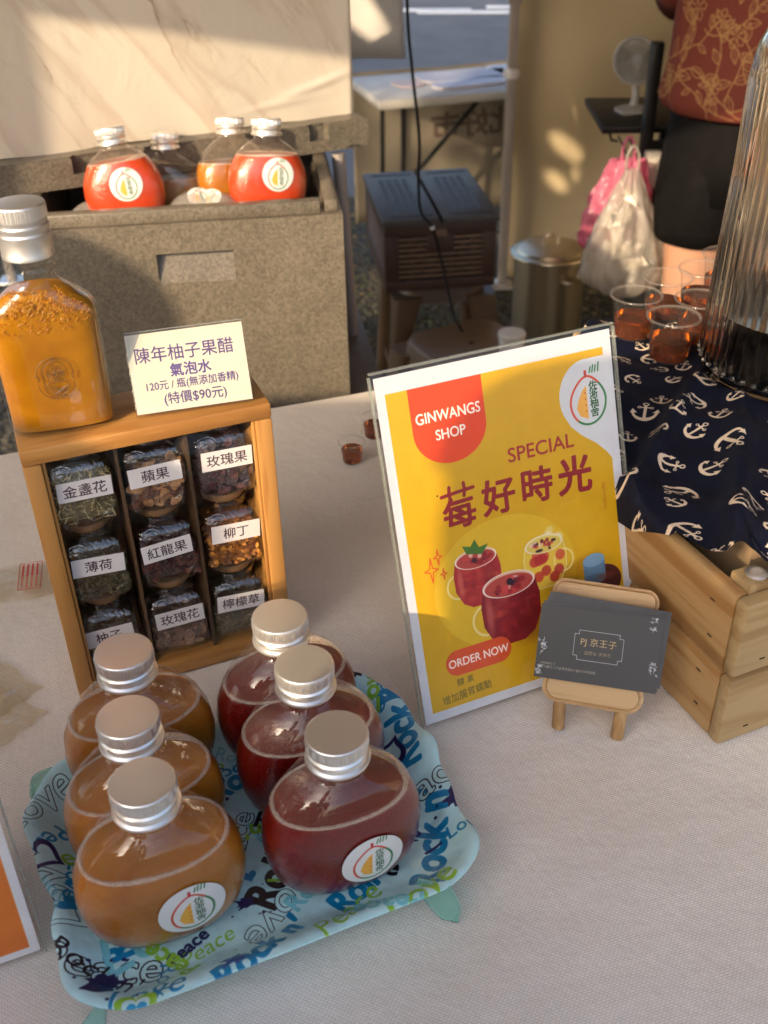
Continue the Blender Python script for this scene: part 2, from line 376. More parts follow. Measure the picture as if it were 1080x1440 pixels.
o = obj('roof', sheet(roofs, 40, 30), m_roof, tent, 30); o.modifiers.new('s', 'SOLIDIFY').thickness = .0015
sun_holes = [(.98, 1.600, .050, .030), (.865, 1.665, .045, .034), (.935, 1.735, .075, .036), (.66, 1.785, .085, .026), (.77, 1.875, .11, .045)]  # openings placed to throw sun patches onto the wall behind the pot
def leftw(a, b): y = .50 + 1.05 * a; return (-1.425 + .012 * math.sin(9 * y), y, 2.25 * b)  # added panel out of view, keeps the sun off the back wall
bm = sheet(leftw, 110, 225)
dl = [f for f in bm.faces if any(((f.calc_center_median().y - hy) / ry) ** 2 + ((f.calc_center_median().z + GZ - hz) / rz) ** 2 < 1 for hy, hz, ry, rz in sun_holes)]
bmesh.ops.delete(bm, geom=dl, context='FACES'); obj('left_shade_panel', bm, m_roof, tent, 60).modifiers.new('s', 'SOLIDIFY').thickness = .0015
obj('right_wall', sheet(lambda a, b: (3.67 + .012 * math.sin(9 * a), .35 + 3.4 * a, 2.25 * b), 60, 30), m_roof, tent, 60).modifiers.new('s', 'SOLIDIFY').thickness = .0015
bm = bmesh.new(); P = [(-1.42, .30), (3.68, .30), (3.68, 3.85), (-1.42, 3.85), (-1.42, .30)]
for i in range(3):
    (x0, y0), (x1, y1) = P[i], P[i + 1]
    s = sheet(lambda a, b: (x0 + (x1 - x0) * a + .006 * math.sin(40 * a), y0 + (y1 - y0) * a + .006 * math.sin(33 * a + 1), 1.86 + .315 * b), 60, 2)
    me = bpy.data.meshes.new('tmp'); s.to_mesh(me); s.free(); bm.from_mesh(me); bpy.data.meshes.remove(me)
o = obj('valance', bm, m_roof, tent, 60); o.modifiers.new('s', 'SOLIDIFY').thickness = .0015
m_pole = M('tent_pole_paint', (.34, .30, .28), .45, .3, .08, 15)
for (x, y) in ((-1.40, .32), (3.66, .32), (.455, 3.645), (-1.40, 3.8), (3.66, 3.83)):
    bm = bx((-.016, -.016, 0), (.016, .016, 2.17), .004); box(bm, (-.022, -.022, .95), (.022, .022, 1.0), .003)
    obj('tent_pole', bm, m_pole, tent, 30).location = (x, y, 0)
    obj('foot_plate', bx((-.05, -.045, 0), (.05, .045, .008), .002), m_silver_satin, tent, 30).location = (x, y, 0.001)
bm = bmesh.new(); lathe(bm, [(.026, -.015), (.030, 0), (.026, .015)], 16); obj('plastic_tie', bm, M('tie_plastic', (.6, .58, .6), .4), tent, 40).location = (.455, 3.645, .74)

# ================================================================== STALL TABLE + CLOTH
TY = R(18)
tab = thing('stall_table', 'folding stall table hidden under the cream woven tablecloth at the front', 'table', (.13, .72, GZ), TY)
m_ttop = M('table_plastic', (.5, .5, .48), .5)
obj('tabletop', bx((-1.25, -.40, .845), (1.25, .40, .8725), .006), m_ttop, tab, 30)
for sx in (-1, 1):
    for sy in (-1, 1):
        bm = bmesh.new(); tube(bm, [(sx * 1.08, sy * .33, 0), (sx * 1.08, sy * .33, .845)], .0125, 12); obj('leg', bm, m_steel, tab, 40)
    bm = bmesh.new(); tube(bm, [(sx * 1.08, -.33, .12), (sx * 1.08, .33, .12)], .010, 12); obj('crossbar', bm, m_steel, tab, 40)
m, t, p = base_mat('woven_cloth'); v = coords(t)
def wave(vv, d, sc):
    n = nd(t, 'ShaderNodeTexWave', Scale=sc, Distortion=0.25); n.wave_type = 'BANDS'; n.bands_direction = d; n.inputs['Detail Scale'].default_value = 20
    t.links.new(vv, n.inputs['Vector']); return n.outputs['Fac']
br = nd(t, 'ShaderNodeTexBrick'); br.inputs['Scale'].default_value = 1; br.inputs['Brick Width'].default_value = .0032; br.inputs['Row Height'].default_value = .0016
br.inputs['Mortar Size'].default_value = .00042; br.inputs['Mortar Smooth'].default_value = 1.0; br.inputs['Color1'].default_value = (.92, .865, .78, 1); br.inputs['Color2'].default_value = (.86, .805, .72, 1); br.inputs['Mortar'].default_value = (.56, .50, .44, 1)
v3 = coords(t, (1, 1, 1)); dn = nd(t, 'ShaderNodeTexNoise', Scale=90.0, Detail=2.0); t.links.new(v3, dn.inputs['Vector'])
ma = nd(t, 'ShaderNodeMix', data_type='VECTOR'); ma.inputs[0].default_value = .0008; t.links.new(v3, ma.inputs[4]); t.links.new(dn.outputs['Color'], ma.inputs[5]); t.links.new(ma.outputs[1], br.inputs['Vector'])
mm = nd(t, 'ShaderNodeMix', data_type='RGBA', blend_type='MULTIPLY'); mm.inputs[0].default_value = 1; t.links.new(br.outputs['Color'], mm.inputs[6])
t.links.new(ramp(t, noise(t, v, 9, 6, .65), [(.3, (.90, .88, .86)), (.7, (1, 1, 1))]), mm.inputs[7]); t.links.new(mm.outputs[2], p.inputs['Base Color'])
p.inputs['Roughness'].default_value = .75; p.inputs['Specular IOR Level'].default_value = .35; p.inputs['Sheen Weight'].default_value = .15
b1 = bump(t, p, br.outputs['Fac'], -.6, .0005); bump(t, p, noise(t, v, 6, 6, .62), .9, .008, b1)
m_weave = m
W2, D2h, TOP = 1.265, .415, .75
def clothf(a, b):
    x = -1.55 + 3.1 * a; y = -.80 + 1.6 * b; z = TOP - .001
    ox, oy = max(0, abs(x) - W2), max(0, abs(y) - D2h); drop = max(ox, oy)
    px = math.copysign(min(abs(x), W2), x); py = math.copysign(min(abs(y), D2h), y)
    if drop > 0:
        fl = .018 * math.sin((x if oy > ox else y) * 26) * min(1, drop / .15)
        if oy >= ox: py += math.copysign(.012 + fl + .02 * min(1, drop * 3), y)
        else: px += math.copysign(.012 + fl + .02 * min(1, drop * 3), x)
        z -= drop - .004
    else: z += .0011 * math.sin(9 * x + 4 * y) + .0008 * math.sin(23 * x - 31 * y + 1) + .0005 * math.sin(5 * x * x * 7 + 17 * y)
    return (px, py, z)
o = obj('tablecloth', sheet(clothf, 200, 130), m_weave, None, 60); o.location = (.13, .72, 0); o.rotation_euler = (0, 0, TY)
tag(o, 'cream coarse woven tablecloth spread over the front stall table', 'tablecloth')

# ================================================================== TRAY
TL_, TA = (-.0930, .4570), R(22.5)
random.seed(11)
cv = Canvas(.30, .22, 5200, (184, 226, 230))
for k in range(60): cv.ell(random.uniform(0, .3), random.uniform(0, .22), random.uniform(.01, .04), random.uniform(.01, .03), (204, 238, 236) if k % 2 else (172, 216, 220), .16, soft=.5)
NV, TE, BK, GR, LT = (30, 32, 88), (8, 128, 176), (18, 18, 34), (138, 190, 62), (120, 196, 206)
def splat(x, y, r, col):
    rr = random.Random(int(x * 1e4)); P = []
    for k in range(26):
        a = 2 * math.pi * k / 26; q = r * (.45 + .55 * rr.random() ** 2 * (1.5 if k % 5 == 0 else .9)); P.append((x + q * math.cos(a) * 1.4, y + q * math.sin(a)))
    cv.poly(P, col)
    for k in range(9): cv.ell(x + rr.uniform(-2, 2) * r, y + rr.uniform(-1.8, 1.8) * r, r * rr.uniform(.05, .14), r * rr.uniform(.05, .12), col)
def heart(x, y, s, col, rot=0, hollow=None):
    def H(k): return [(x + k * s * (16 * math.sin(q) ** 3 / 17 * math.cos(rot) - (13 * math.cos(q) - 5 * math.cos(2 * q) - 2 * math.cos(3 * q) - math.cos(4 * q)) / 17 * math.sin(rot)), y + k * s * (16 * math.sin(q) ** 3 / 17 * math.sin(rot) + (13 * math.cos(q) - 5 * math.cos(2 * q) - 2 * math.cos(3 * q) - math.cos(4 * q)) / 17 * math.cos(rot))) for q in [R(9 * i) for i in range(40)]]
    cv.poly(H(1), col)
    if hollow: cv.poly(H(.66), hollow)
BG = (188, 228, 230)
words = []
def put(st, x, y, s, col, rot=0, bold=0, inner=None, sx=1, shear=0, al=1): cv.text(st, x, y, s * 1.18, col, R(rot), bold, 'c', sx, shear, inner, False, al)
# running lines of "Rock n' Roll" in heavy black-letter-like type, crossing the tray
for (x, y, ro_, s) in ((.255, .055, 62, .026), (.235, .118, 62, .024), (.275, .150, 75, .024), (.128, .018, 28, .022), (.045, .085, 100, .022), (.165, .165, 20, .022)):
    put("Rock n'", x, y, s, TE, ro_, .035, None, .85, .12); 
for (x, y, ro_, s, c) in ((.280, .185, 80, .022, TE), (.150, .070, 50, .026, BK), (.195, .040, 28, .022, TE)): put("Roll", x, y, s, c, ro_, .04, None, .85, .1)
for (x, y, ro_, s) in ((.210, .060, -38, .018), (.135, .105, 60, .021), (.040, .050, -20, .026), (.268, .095, 0, .024), (.095, .200, 10, .020)): put("Peace", x, y, s, BK, ro_, .03, (BG, .028) if s > .02 else None)
for (x, y, ro_, s, c) in ((.100, .040, 15, .013, GR), (.185, .025, 28, .020, GR), (.125, .180, -10, .018, GR), (.225, .185, 30, .02, GR), (.06, .14, 70, .018, GR)): put("Peace", x, y, s, c, ro_, .0, None, 1, .2)
for (x, y, ro_, s, c, b) in ((.150, .045, 215, .026, BK, .02), (.075, .065, 15, .034, LT, .01), (.255, .200, 250, .030, BK, .018), (.020, .180, 40, .026, BK, .018), (.110, .130, 0, .02, LT, 0), (.230, .015, 25, .024, GR, .015), (.285, .040, 85, .02, NV, .01), (.06, .018, -8, .02, TE, .0), (.17, .12, 30, .022, LT, .01), (.02, .11, 100, .028, BK, .02), (.19, .195, 5, .02, TE, .01)): put("Love", x, y, s, c, ro_, b, (BG, b + .012) if c == BK else None, 1, .25)
for (x, y, ro_, s, c) in ((.238, .078, -60, .016, NV), (.075, .170, 20, .016, NV)): put("Love & 1", x, y, s, c, ro_, .0, None, 1.1, .3)
random.seed(31)
for k in range(34): put(random.choice(['Love', 'Peace', "Rock n'", 'Roll', 'Peace']), random.uniform(.01, .29), random.uniform(.01, .21), random.uniform(.010, .017), random.choice([NV, TE, GR, LT, BK, TE]), random.uniform(-180, 180), random.choice([0, .015, .03]))
for (x, y, r, c) in ((.038, .038, .011, NV), (.130, .060, .007, NV), (.170, .105, .010, BK), (.285, .072, .011, NV), (.262, .205, .008, BK), (.112, .015, .008, (40, 80, 150)), (.01, .07, .007, BK), (.012, .20, .009, BK)): splat(x, y, r, c)
heart(.052, .010, .013, GR, R(-15), BG); heart(.052, .008, .0065, (20, 150, 200), R(-15)); heart(.138, .078, .005, TE); heart(.02, .135, .013, NV, R(60), BG); heart(.245, .155, .006, TE, R(40)); heart(.262, .135, .013, NV, R(140), BG); heart(.028, .098, .007, TE, R(50)); heart(.20, .15, .007, GR, R(20))
m_tray = img_mat('tray_print', cv, .30, .5, sub=0, bumps=1.0, scale=20, bdist=.009)
tray = thing('serving_tray', 'small pale aqua serving tray printed with love and peace lettering, carrying six bottles', 'tray', (TL_[0], TL_[1], 0), TA)
def tray_ring(off, z, wob, w=.262, d=.174, r=.034, n=10):
    P = rrect(w + 2 * off, d + 2 * off, max(.006, r + off), n); out = []
    # resample the straight runs so the rim can ripple
    Q = []
    for i in range(len(P)):
        a, b = P[i], P[(i + 1) % len(P)]; L = math.dist(a, b); k = max(1, int(L / .006))
        for j in range(k): Q.append((a[0] + (b[0] - a[0]) * j / k, a[1] + (b[1] - a[1]) * j / k))
    for x, y in Q:
        a = math.atan2(y, x); f = wob * (.0035 * math.sin(3 * a + .6) + .0022 * math.sin(7 * a + 1.1) + .0012 * math.sin(13 * a))
        g = wob * .012 * math.exp(-((a - .62) / .20) ** 2)
        out.append((x * (1 + f * 6 - g * 3), y * (1 + f * 6 - g * 2), z + f + g * .5))
    return out
NQ = None; rings = []
base_n = None
def ring_fixed(off, z, wob):
    # same point count for every ring: generate from the unit outline and scale the corner centres
    W_, D_, r_ = .252, .186, .036; rr = max(.004, r_ + off); out = []
    segs = []
    for sx, sy, a0 in ((1, 1, 0), (-1, 1, 90), (-1, -1, 180), (1, -1, 270)):
        cx, cy = sx * (W_ / 2 - r_), sy * (D_ / 2 - r_)
        for k in range(13):
            a = R(a0 + 90 * k / 12); segs.append((cx + rr * math.cos(a), cy + rr * math.sin(a)))
        nx_ = {0: (-1, 1), 90: (-1, -1), 180: (1, -1), 270: (1, 1)}[a0]; a = R(a0 + 90)
        cx2, cy2 = nx_[0] * (W_ / 2 - r_), nx_[1] * (D_ / 2 - r_); e0 = segs[-1]; e1 = (cx2 + rr * math.cos(a), cy2 + rr * math.sin(a))
        for k in range(1, 16): segs.append((e0[0] + (e1[0] - e0[0]) * k / 16, e0[1] + (e1[1] - e0[1]) * k / 16))
    for x, y in segs:
        a = math.atan2(y * 1.5, x); f = wob * (.0026 * math.sin(3 * a + .6) + .0018 * math.sin(7 * a + 1.1) + .0014 * math.sin(15 * a)); g = wob * math.exp(-((a - .75) / .22) ** 2)
        out.append((x * (1 + f * 7 - g * .03), y * (1 + f * 7 - g * .02), z + f + g * .006))
    return out
bm = bmesh.new(); rg = []
for off, z, wob in ((-.028, .0145, 0), (-.018, .0150, 0), (-.013, .0172, .15), (-.007, .0218, .6), (-.002, .0265, 1), (.003, .0300, 1), (.0065, .0312, 1), (.0088, .0305, 1), (.0090, .0290, 1), (.0065, .0280, 1), (.0025, .0250, .8), (-.0045, .022, .4), (-.010, .0145, .1), (-.018, .0118, 0)):
    rg.append(ring_fixed(off, z, wob))
vr = loft(bm, rg, True, True)
o = obj('tray_dish', bm, m_tray, tray, 50); uv_planar(o, lambda c: (c.x / .30 + .5, c.y / .22 + .5)); o.location = (0, 0, .75)
m_foot = thin('aqua_translucent_plastic', (.78, .95, .92), .8, .15, 0, .35, (.45, .78, .72))
for sx in (-1, 1):
    for sy in (-1, 1):
        def footf(a, b, sx=sx, sy=sy):
            wd = .0155 * math.sin(math.pi * (.18 + .78 * b)) ** .6 * (1 - .30 * b); ang = R(42)
            l = (a - .5) * 2 * wd; dpt = .0065 * (1 - ((a - .5) * 2) ** 2)
            cx, cy = (.090 if sx > 0 else -.122) + sx * .004 * b, sy * (.094 + .010 * b); tx, ty = -sy * sx * math.sin(ang), math.cos(ang)
            return (cx + tx * l + sx * dpt, cy + ty * l * sx * sy * sx + sy * dpt * .6, .778 - .0275 * b)
        o = obj('foot', sheet(footf, 14, 14), m_foot, tray, 60); o.modifiers.new('s', 'SOLIDIFY').thickness = .0012

# ================================================================== ROUND FLAT BOTTLES
def bprof(h):
    """half width, half depth of the body at height h (metres)"""
    h = h / 1.035
    K = [(0, .030, .0175), (.0015, .036, .021), (.006, .0435, .025), (.014, .0495, .0278), (.026, .0535, .0295), (.040, .0548, .0302), (.054, .0530, .0298), (.066, .0478, .0288), (.075, .0410, .0272), (.082, .0325, .0248), (.087, .0245, .0213), (.0905, .0185, .0178), (.0925, .0163, .0163)]
    for i in range(len(K) - 1):
        if h <= K[i + 1][0]:
            t = (h - K[i][0]) / (K[i + 1][0] - K[i][0]); t = t * t * (3 - 2 * t) * .35 + t * .65
            f_ = 1 - .055 * min(1, max(0, (.088 - h) / .02)); return (K[i][1] + (K[i + 1][1] - K[i][1]) * t) * f_, K[i][2] + (K[i + 1][2] - K[i][2]) * t
    return K[-1][1:]
def bring(h, ins=0.0, n=56):
    a, b = bprof(h); e = 2.0 + .45 * min(1, max(0, (.085 - h) / .03)); out = []
    for k in range(n):
        q = 2 * math.pi * k / n; c, s = math.cos(q), math.sin(q)
        out.append(((a - ins) * math.copysign(abs(c) ** (2 / e), c), (b - ins) * math.copysign(abs(s) ** (2 / e), s), h))
    return out
m_foam, t, p = base_mat('drink_foam'); v = coords(t); vo = nd(t, 'ShaderNodeTexVoronoi', Scale=900.0); t.links.new(v, vo.inputs['Vector'])
t.links.new(ramp(t, vo.outputs['Distance'], [(.1, (.60, .46, .34)), (.5, (.74, .62, .50))]), p.inputs['Base Color']); t.links.new(ramp(t, vo.outputs['Distance'], [(.05, (.30,) * 3), (.4, (.62,) * 3)]), p.inputs['Alpha']); p.inputs['Roughness'].default_value = .25; bump(t, p, vo.outputs['Distance'], .8, .001)
m_stk_cv = Canvas(1, 1, 420, (222, 222, 220)); pear_logo(m_stk_cv, .5, .47, .78)
m_sticker = img_mat('sticker_print', m_stk_cv, .4)
m_amber = juice('amber_juice', (.47, .180, .014), (.32, .105, .007)); m_red = juice('red_juice', (.20, .006, .003), (.11, .003, .002))
m_orange_red = juice('orange_red_juice', (.62, .075, .018), (.50, .045, .010)); m_pale = juice('pale_tea', (.42, .27, .10), (.32, .19, .06))
m_neck = thin('clear_bottle_wall', (1, .985, .965), 1.0, .06, 0, .06, (.8, .7, .62))
def make_bottle(name, label, liq, level=.070, dz=0, sticker=(.012, .036), grp='round flat bottles of fruit vinegar drink'):
    r = thing(name, label, 'bottle', group=grp)
    hs = [0, .0008, .003, .006, .010, .015, .021, .028, .035, .042, .049, .056, .061, .066, .070, .0735, .077, .080, .0825, .085, .0872, .089, .0905, .0925, .0955]
    hb = [h for h in hs if h < level] + [level]
    bm = bmesh.new(); loft(bm, [bring(h, .0006) for h in hb]); obj('drink', bm, liq, r, 35)
    bm = bmesh.new(); loft(bm, [bring(h) for h in [level - .0015] + [h for h in hs if h > level]] + [[(x * 1.0, y * 1.0, .0985) for x, y, z in bring(.0957)]], False, False); obj('bottle_wall', bm, m_neck, r, 60)
    # foam clinging round the drink line, uneven
    rnd = random.Random(hash(label) % 999); bm = bmesh.new(); rin = []
    n = 110; ph = rnd.uniform(0, 6); P = []
    for k in range(n):
        q = 2 * math.pi * k / n; wv = .0007 + .0050 * max(0, math.sin(q + ph) * .5 + .5 * math.sin(q * 2 + ph)) ** 2 + .0010 * rnd.random() * rnd.random()
        rin.append((q, wv))
    def at(q, h, ins):
        a, b = bprof(h); c, s = math.cos(q), math.sin(q); e = 2.0 + .45 * min(1, max(0, (.085 - h) / .03)); return ((a - ins) * math.copysign(abs(c) ** (2 / e), c), (b - ins) * math.copysign(abs(s) ** (2 / e), s), h)
    rings = [[at(q, level - .0002, .0001) for q, w_ in rin], [at(q, level + w_ * .9, .0003) for q, w_ in rin], [at(q, level + w_ * .8, .0012 + w_ * .25) for q, w_ in rin], [at(q, level + .0003, .0016 + w_ * .7) for q, w_ in rin]]
    loft(bm, rings, False, False); obj('foam', bm, m_foam, r, 60, kind='stuff')
    cz = .0965; bm = bmesh.new()
    def flute(rr, z, a): return rr * (1 + (.022 * math.sin(80 * a) if z > cz + .0125 and z < cz + .0185 else 0))
    lathe(bm, [(.0178, cz), (.0196, cz), (.0199, cz + .0008), (.0197, cz + .0020), (.0180, cz + .0032), (.0179, cz + .0055), (.0188, cz + .0068), (.0190, cz + .0085), (.0179, cz + .0098), (.0179, cz + .0110), (.0188, cz + .0122), (.01885, cz + .0128), (.0189, cz + .0150), (.0189, cz + .0175), (.01885, cz + .0186), (.0186, cz + .0196), (.0180, cz + .0201), (.0150, cz + .02025), (.0060, cz + .02015), (.0001, cz + .0201)], 180, flute=flute, cap1=False)
    obj('cap', bm, m_silver, r, 28).location = (0, 0, .003)
    if sticker:
        sx, sh = sticker; rad = .0205
        def sf(a, b):
            q = 2 * math.pi * a; rr = rad * b; x = sx + rr * math.cos(q); h = sh + rr * math.sin(q) * 1.0
            A, B = bprof(h); e = 2.0 + .45 * min(1, max(0, (.085 - h) / .03)); y = -B * max(0, 1 - abs(x / A) ** e) ** (1 / e)
            return (x, y - .0005, h)
        o = obj('sticker', sheet(sf, 40, 7, lambda a, b: (.5 + .5 * b * math.cos(2 * math.pi * a), .5 + .5 * b * math.sin(2 * math.pi * a))), m_sticker, r, 80)
    return r
BT = [('amber_bottle', 'amber drink bottle nearest the viewer on the printed tray, round fruit sticker in full view', m_amber, (-.139, .398), .070, (.012, .036)),
      ('amber_bottle', 'middle one of the three amber drink bottles in line on the printed tray', m_amber, (-.157, .449), .069, (.014, .040)),
      ('amber_bottle', 'amber drink bottle at the back of the printed tray, in front of the jar box', m_amber, (-.171, .508), .070, None),
      ('red_bottle', 'dark red drink bottle at the back of the tray, near the jar box corner', m_red, (-.072, .540), .070, None),
      ('red_bottle', 'middle one of the three dark red drink bottles in line on the printed tray', m_red, (-.053, .492), .069, None),
      ('red_bottle', 'dark red drink bottle nearest the viewer on the tray, round fruit sticker visible', m_red, (-.031, .432), .071, (.010, .034))]
for nm, lb, liq, (x, y), lv, st in BT:
    b = make_bottle(nm, lb, liq, lv, sticker=st); b.location = (x, y, .7640); b.rotation_euler = (0, 0, TA + R(random.uniform(-3, 3)))

# ================================================================== JAR BOX
BX, BYAW = (-.1617, .6317), R(21)
box_o = thing('jar_display_box', 'orange pine display box holding nine labelled glass jars, flask bottle standing on top', 'box', (BX[0], BX[1], .75), BYAW)
m_pine = wood('orange_pine', (.44, .215, .058, 1), (.35, .155, .038, 1), 0, 1.0, .38, .8); m_pine_v = wood('orange_pine_upright', (.45, .22, .060, 1), (.36, .16, .040, 1), 2, 1.0, .38, .8)
BW, BH, BD, FT = .176, .2295, .062, .0125
obj('top_board', bx((-BW / 2, 0, BH - FT), (BW / 2, BD, BH), .0022), m_pine, box_o, 30)
obj('bottom_board', bx((-BW / 2 + FT, .001, 0), (BW / 2 - FT, BD, FT), .0015), m_pine, box_o, 30)
for s in (-1, 1): obj('side_board', bx((s * BW / 2, .0005, 0), (s * (BW / 2 - FT), BD, BH - FT - .0003), .0018), m_pine_v, box_o, 30)
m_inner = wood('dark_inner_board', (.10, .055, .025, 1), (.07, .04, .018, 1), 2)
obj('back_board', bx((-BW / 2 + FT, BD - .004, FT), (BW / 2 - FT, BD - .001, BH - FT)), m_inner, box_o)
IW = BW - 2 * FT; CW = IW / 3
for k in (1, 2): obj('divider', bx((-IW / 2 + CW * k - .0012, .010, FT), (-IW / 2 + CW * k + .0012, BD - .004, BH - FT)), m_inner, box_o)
for s in (-1, 1): obj('frame_bead', bx((s * (IW / 2 - .0002), .0035, FT + .0003), (s * (IW / 2 - .0025), .007, BH - FT - .0003), .0005), m_pine_v, box_o, 30)
obj('clear_pane', bx((-IW / 2 + .001, .0072, FT + .001), (IW / 2 - .001, .0086, BH - FT - .001)), m_acrylic, box_o)
m_cork = M('bamboo_lid', (.17, .085, .032), .6, 0, .3, 60, .4, .0008); m_jar = thin('jar_glass', (.95, .96, .95), 1.0, .03, 45, ior=2.1); m_flw = thin('flask_wall', (.99, .99, .97), .8, .03)
def jar_label(txt):
    c = Canvas(.040, .0165, 9000, (232, 226, 222)); c.text(txt, .020, .0083, .0108, (70, 52, 60), 0, .012); return img_mat('jar_label_print', c, .5)
FILL = {'金盞花': ('dried pale marigold petals', (.50, .40, .18), (.30, .24, .10), .010, .0011, 170), '蘋果': ('brown dried apple slices', (.42, .20, .07), (.20, .07, .03), .020, .010, 34),
        '玫瑰果': ('dark dried rose hips', (.10, .03, .03), (.06, .03, .04), .009, .008, 50), '薄荷': ('dried green-brown mint leaves', (.13, .11, .045), (.08, .07, .03), .009, .003, 190),
        '紅龍果': ('dark dried dragon fruit pieces', (.13, .035, .025), (.07, .02, .02), .013, .006, 60), '柳丁': ('bright orange dried citrus powder', (.62, .24, .03), (.45, .15, .02), .004, .004, 160),
        '柚子': ('dark dried pomelo peel', (.18, .11, .04), (.10, .06, .03), .012, .004, 70), '玫瑰花': ('dried brown rose petals', (.24, .12, .07), (.15, .07, .045), .012, .009, 80), '檸檬草': ('chopped dried lemongrass', (.26, .20, .10), (.15, .12, .06), .011, .002, 170)}
def filling(rnd, L, wdt, n, top, mats):
    bm = bmesh.new()
    for k in range(n):
        c = Vector((rnd.uniform(-.0212, .0212), rnd.uniform(-.0165, .0165), rnd.uniform(.003, top)))
        if rnd.random() < .6: c.y = -.0195 + abs(rnd.gauss(0, .0012))
        ll = L * rnd.uniform(.6, 1.2) / 2; ww = wdt * rnd.uniform(.6, 1.2) / 2; Q = Matrix.Rotation(rnd.uniform(0, 6.3), 4, 'Y') @ Matrix.Rotation(rnd.uniform(-.5, .5), 4, 'X') @ Matrix.Rotation(rnd.uniform(-.6, .6), 4, 'Z')
        vs = []; cur = rnd.uniform(-.35, .35) * ll
        for i in range(5):
            u = -1 + i / 2; wq = ww * math.sqrt(max(.08, 1 - u * u * .9))
            for s in (-1, 1): vs.append(bm.verts.new(c + (Q @ Vector((u * ll, cur * (u * u - .5) , s * wq)))))
        fs = [bm.faces.new((vs[2 * i], vs[2 * i + 2], vs[2 * i + 3], vs[2 * i + 1])) for i in range(4)]
        mi = rnd.randint(0, 1)
        for f in fs: f.material_index = mi
    for v in bm.verts:
        v.co.x = max(-.0222, min(.0222, v.co.x)); v.co.y = max(-.0212, min(.0208, v.co.y)); v.co.z = max(.0025, min(top + .004, v.co.z))
    me = bpy.data.meshes.new('filling'); bm.to_mesh(me); bm.free()
    for mt in mats: me.materials.append(mt)
    return me
rows = [['金盞花', '蘋果', '玫瑰果'], ['薄荷', '紅龍果', '柳丁'], ['柚子', '玫瑰花', '檸檬草']]
JH = .0475; rnd = random.Random(5)
where = ['top row, left', 'top row, middle', 'top row, right', 'middle row, left', 'centre of the box', 'middle row, right', 'bottom row, left', 'bottom row, middle', 'bottom row, right']
cb, sb = math.cos(BYAW), math.sin(BYAW)
for ri in range(3):
    for ci in range(3):
        tx = rows[ri][ci]; desc, c1, c2, L, wd, n = FILL[tx]
        lx = -IW / 2 + CW * (ci + .5); ly = .0330; lx += (-.0025, 0, .001)[ci]; lz = FT + .0040 + (2 - ri) * .068
        j = thing('spice_jar', 'glass jar of %s labelled %s, %s' % (desc, tx, where[ri * 3 + ci]), 'jar', (BX[0] + lx * cb - ly * sb, BX[1] + lx * sb + ly * cb, .75 + lz), BYAW + R(rnd.uniform(-4, 4)), 'glass jars of dried fruit and herbs in the pine box')
        bm = bmesh.new(); hs = [(0, .038, .006), (.002, .0435, .008), (.006, .0445, .008), (.0470, .0445, .008), (.0510, .0425, .010), (.0535, .036, .014), (.0545, .0335, .0160), (.0580, .0335, .0160), (.0590, .0350, .0168), (.0605, .0350, .0168)]
        loft(bm, [[(x, y, z) for x, y in rrect(s * 1.045, s * 1.02, r, 5)] for z, s, r in hs], True, False); obj('jar_glass', bm, m_jar, j, 40)
        bm = bmesh.new(); lathe(bm, [(.0148, .0585), (.0148, .0606), (.0166, .0608), (.0168, .0640), (.0160, .0652), (0.0001, .0653)], 32, cap1=False); obj('lid', bm, m_cork, j, 40)
        top = rnd.uniform(.034, .046); 
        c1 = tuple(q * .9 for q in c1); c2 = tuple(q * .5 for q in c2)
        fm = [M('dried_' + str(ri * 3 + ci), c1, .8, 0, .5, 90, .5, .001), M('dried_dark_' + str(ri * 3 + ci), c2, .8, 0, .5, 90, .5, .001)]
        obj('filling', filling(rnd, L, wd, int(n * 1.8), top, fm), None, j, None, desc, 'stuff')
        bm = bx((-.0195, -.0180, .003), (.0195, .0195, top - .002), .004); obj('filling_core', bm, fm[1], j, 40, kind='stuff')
        lw, lh = .0385, .0160; dx = rnd.uniform(-.002, .002); dzl = rnd.uniform(-.001, .002)
        card(lw, lh, jar_label(tx), 'paper_label', j, Matrix.Translation((dx, -.0232, .0335 + dzl)) @ Matrix.Rotation(R(rnd.uniform(-5, 5)), 4, 'Y'), .0003)

# ================================================================== FLASK ON THE BOX
fk = thing('flask_bottle', 'flat glass flask of golden vinegar with silver screw cap, on top of the jar box', 'bottle', (-.2215, .6385, .9800), R(15))
def fring(a, b, z, e=3.2, n=64):
    out = []
    for k in range(n):
        q = 2 * math.pi * k / n; c, s = math.cos(q), math.sin(q); out.append((a * math.copysign(abs(c) ** (2 / e), c), b * math.copysign(abs(s) ** (2 / e), s), z))
    return out
FP = [(.0280, .0120, 0, 3.0), (.0330, .0150, .0012, 3.2), (.0352, .0165, .0040, 3.4), (.0358, .0168, .010, 3.4), (.0362, .0168, .040, 3.4), (.0366, .0168, .078, 3.4), (.0362, .0168, .084, 3.3), (.0345, .0166, .0885, 3.1), (.0310, .0163, .0925, 2.9), (.0255, .0158, .0970, 2.7), (.0200, .0152, .1010, 2.4), (.0162, .0142, .1045, 2.15), (.0142, .0136, .1075, 2.0), (.0136, .0134, .111, 2.0)]
m_fl = glass('flask_glass', (.97, .99, .96)); m_gold = juice('golden_vinegar', (.36, .155, .002), (.25, .095, .001), False, .6, .03); m_pulp = M('fruit_pulp', (.36, .15, .006), .4, 0, .3, 80, .6, .001, .3, sub=.5)
bm = bmesh.new(); loft(bm, [fring(*[x for x in (a, b)], z, e) for a, b, z, e in FP], True, False)
prof = [(.0136, .111), (.0150, .1125), (.0152, .1145), (.0140, .116), (.0140, .1185), (.0150, .120), (.0150, .122), (.0135, .1235), (.0132, .140)]
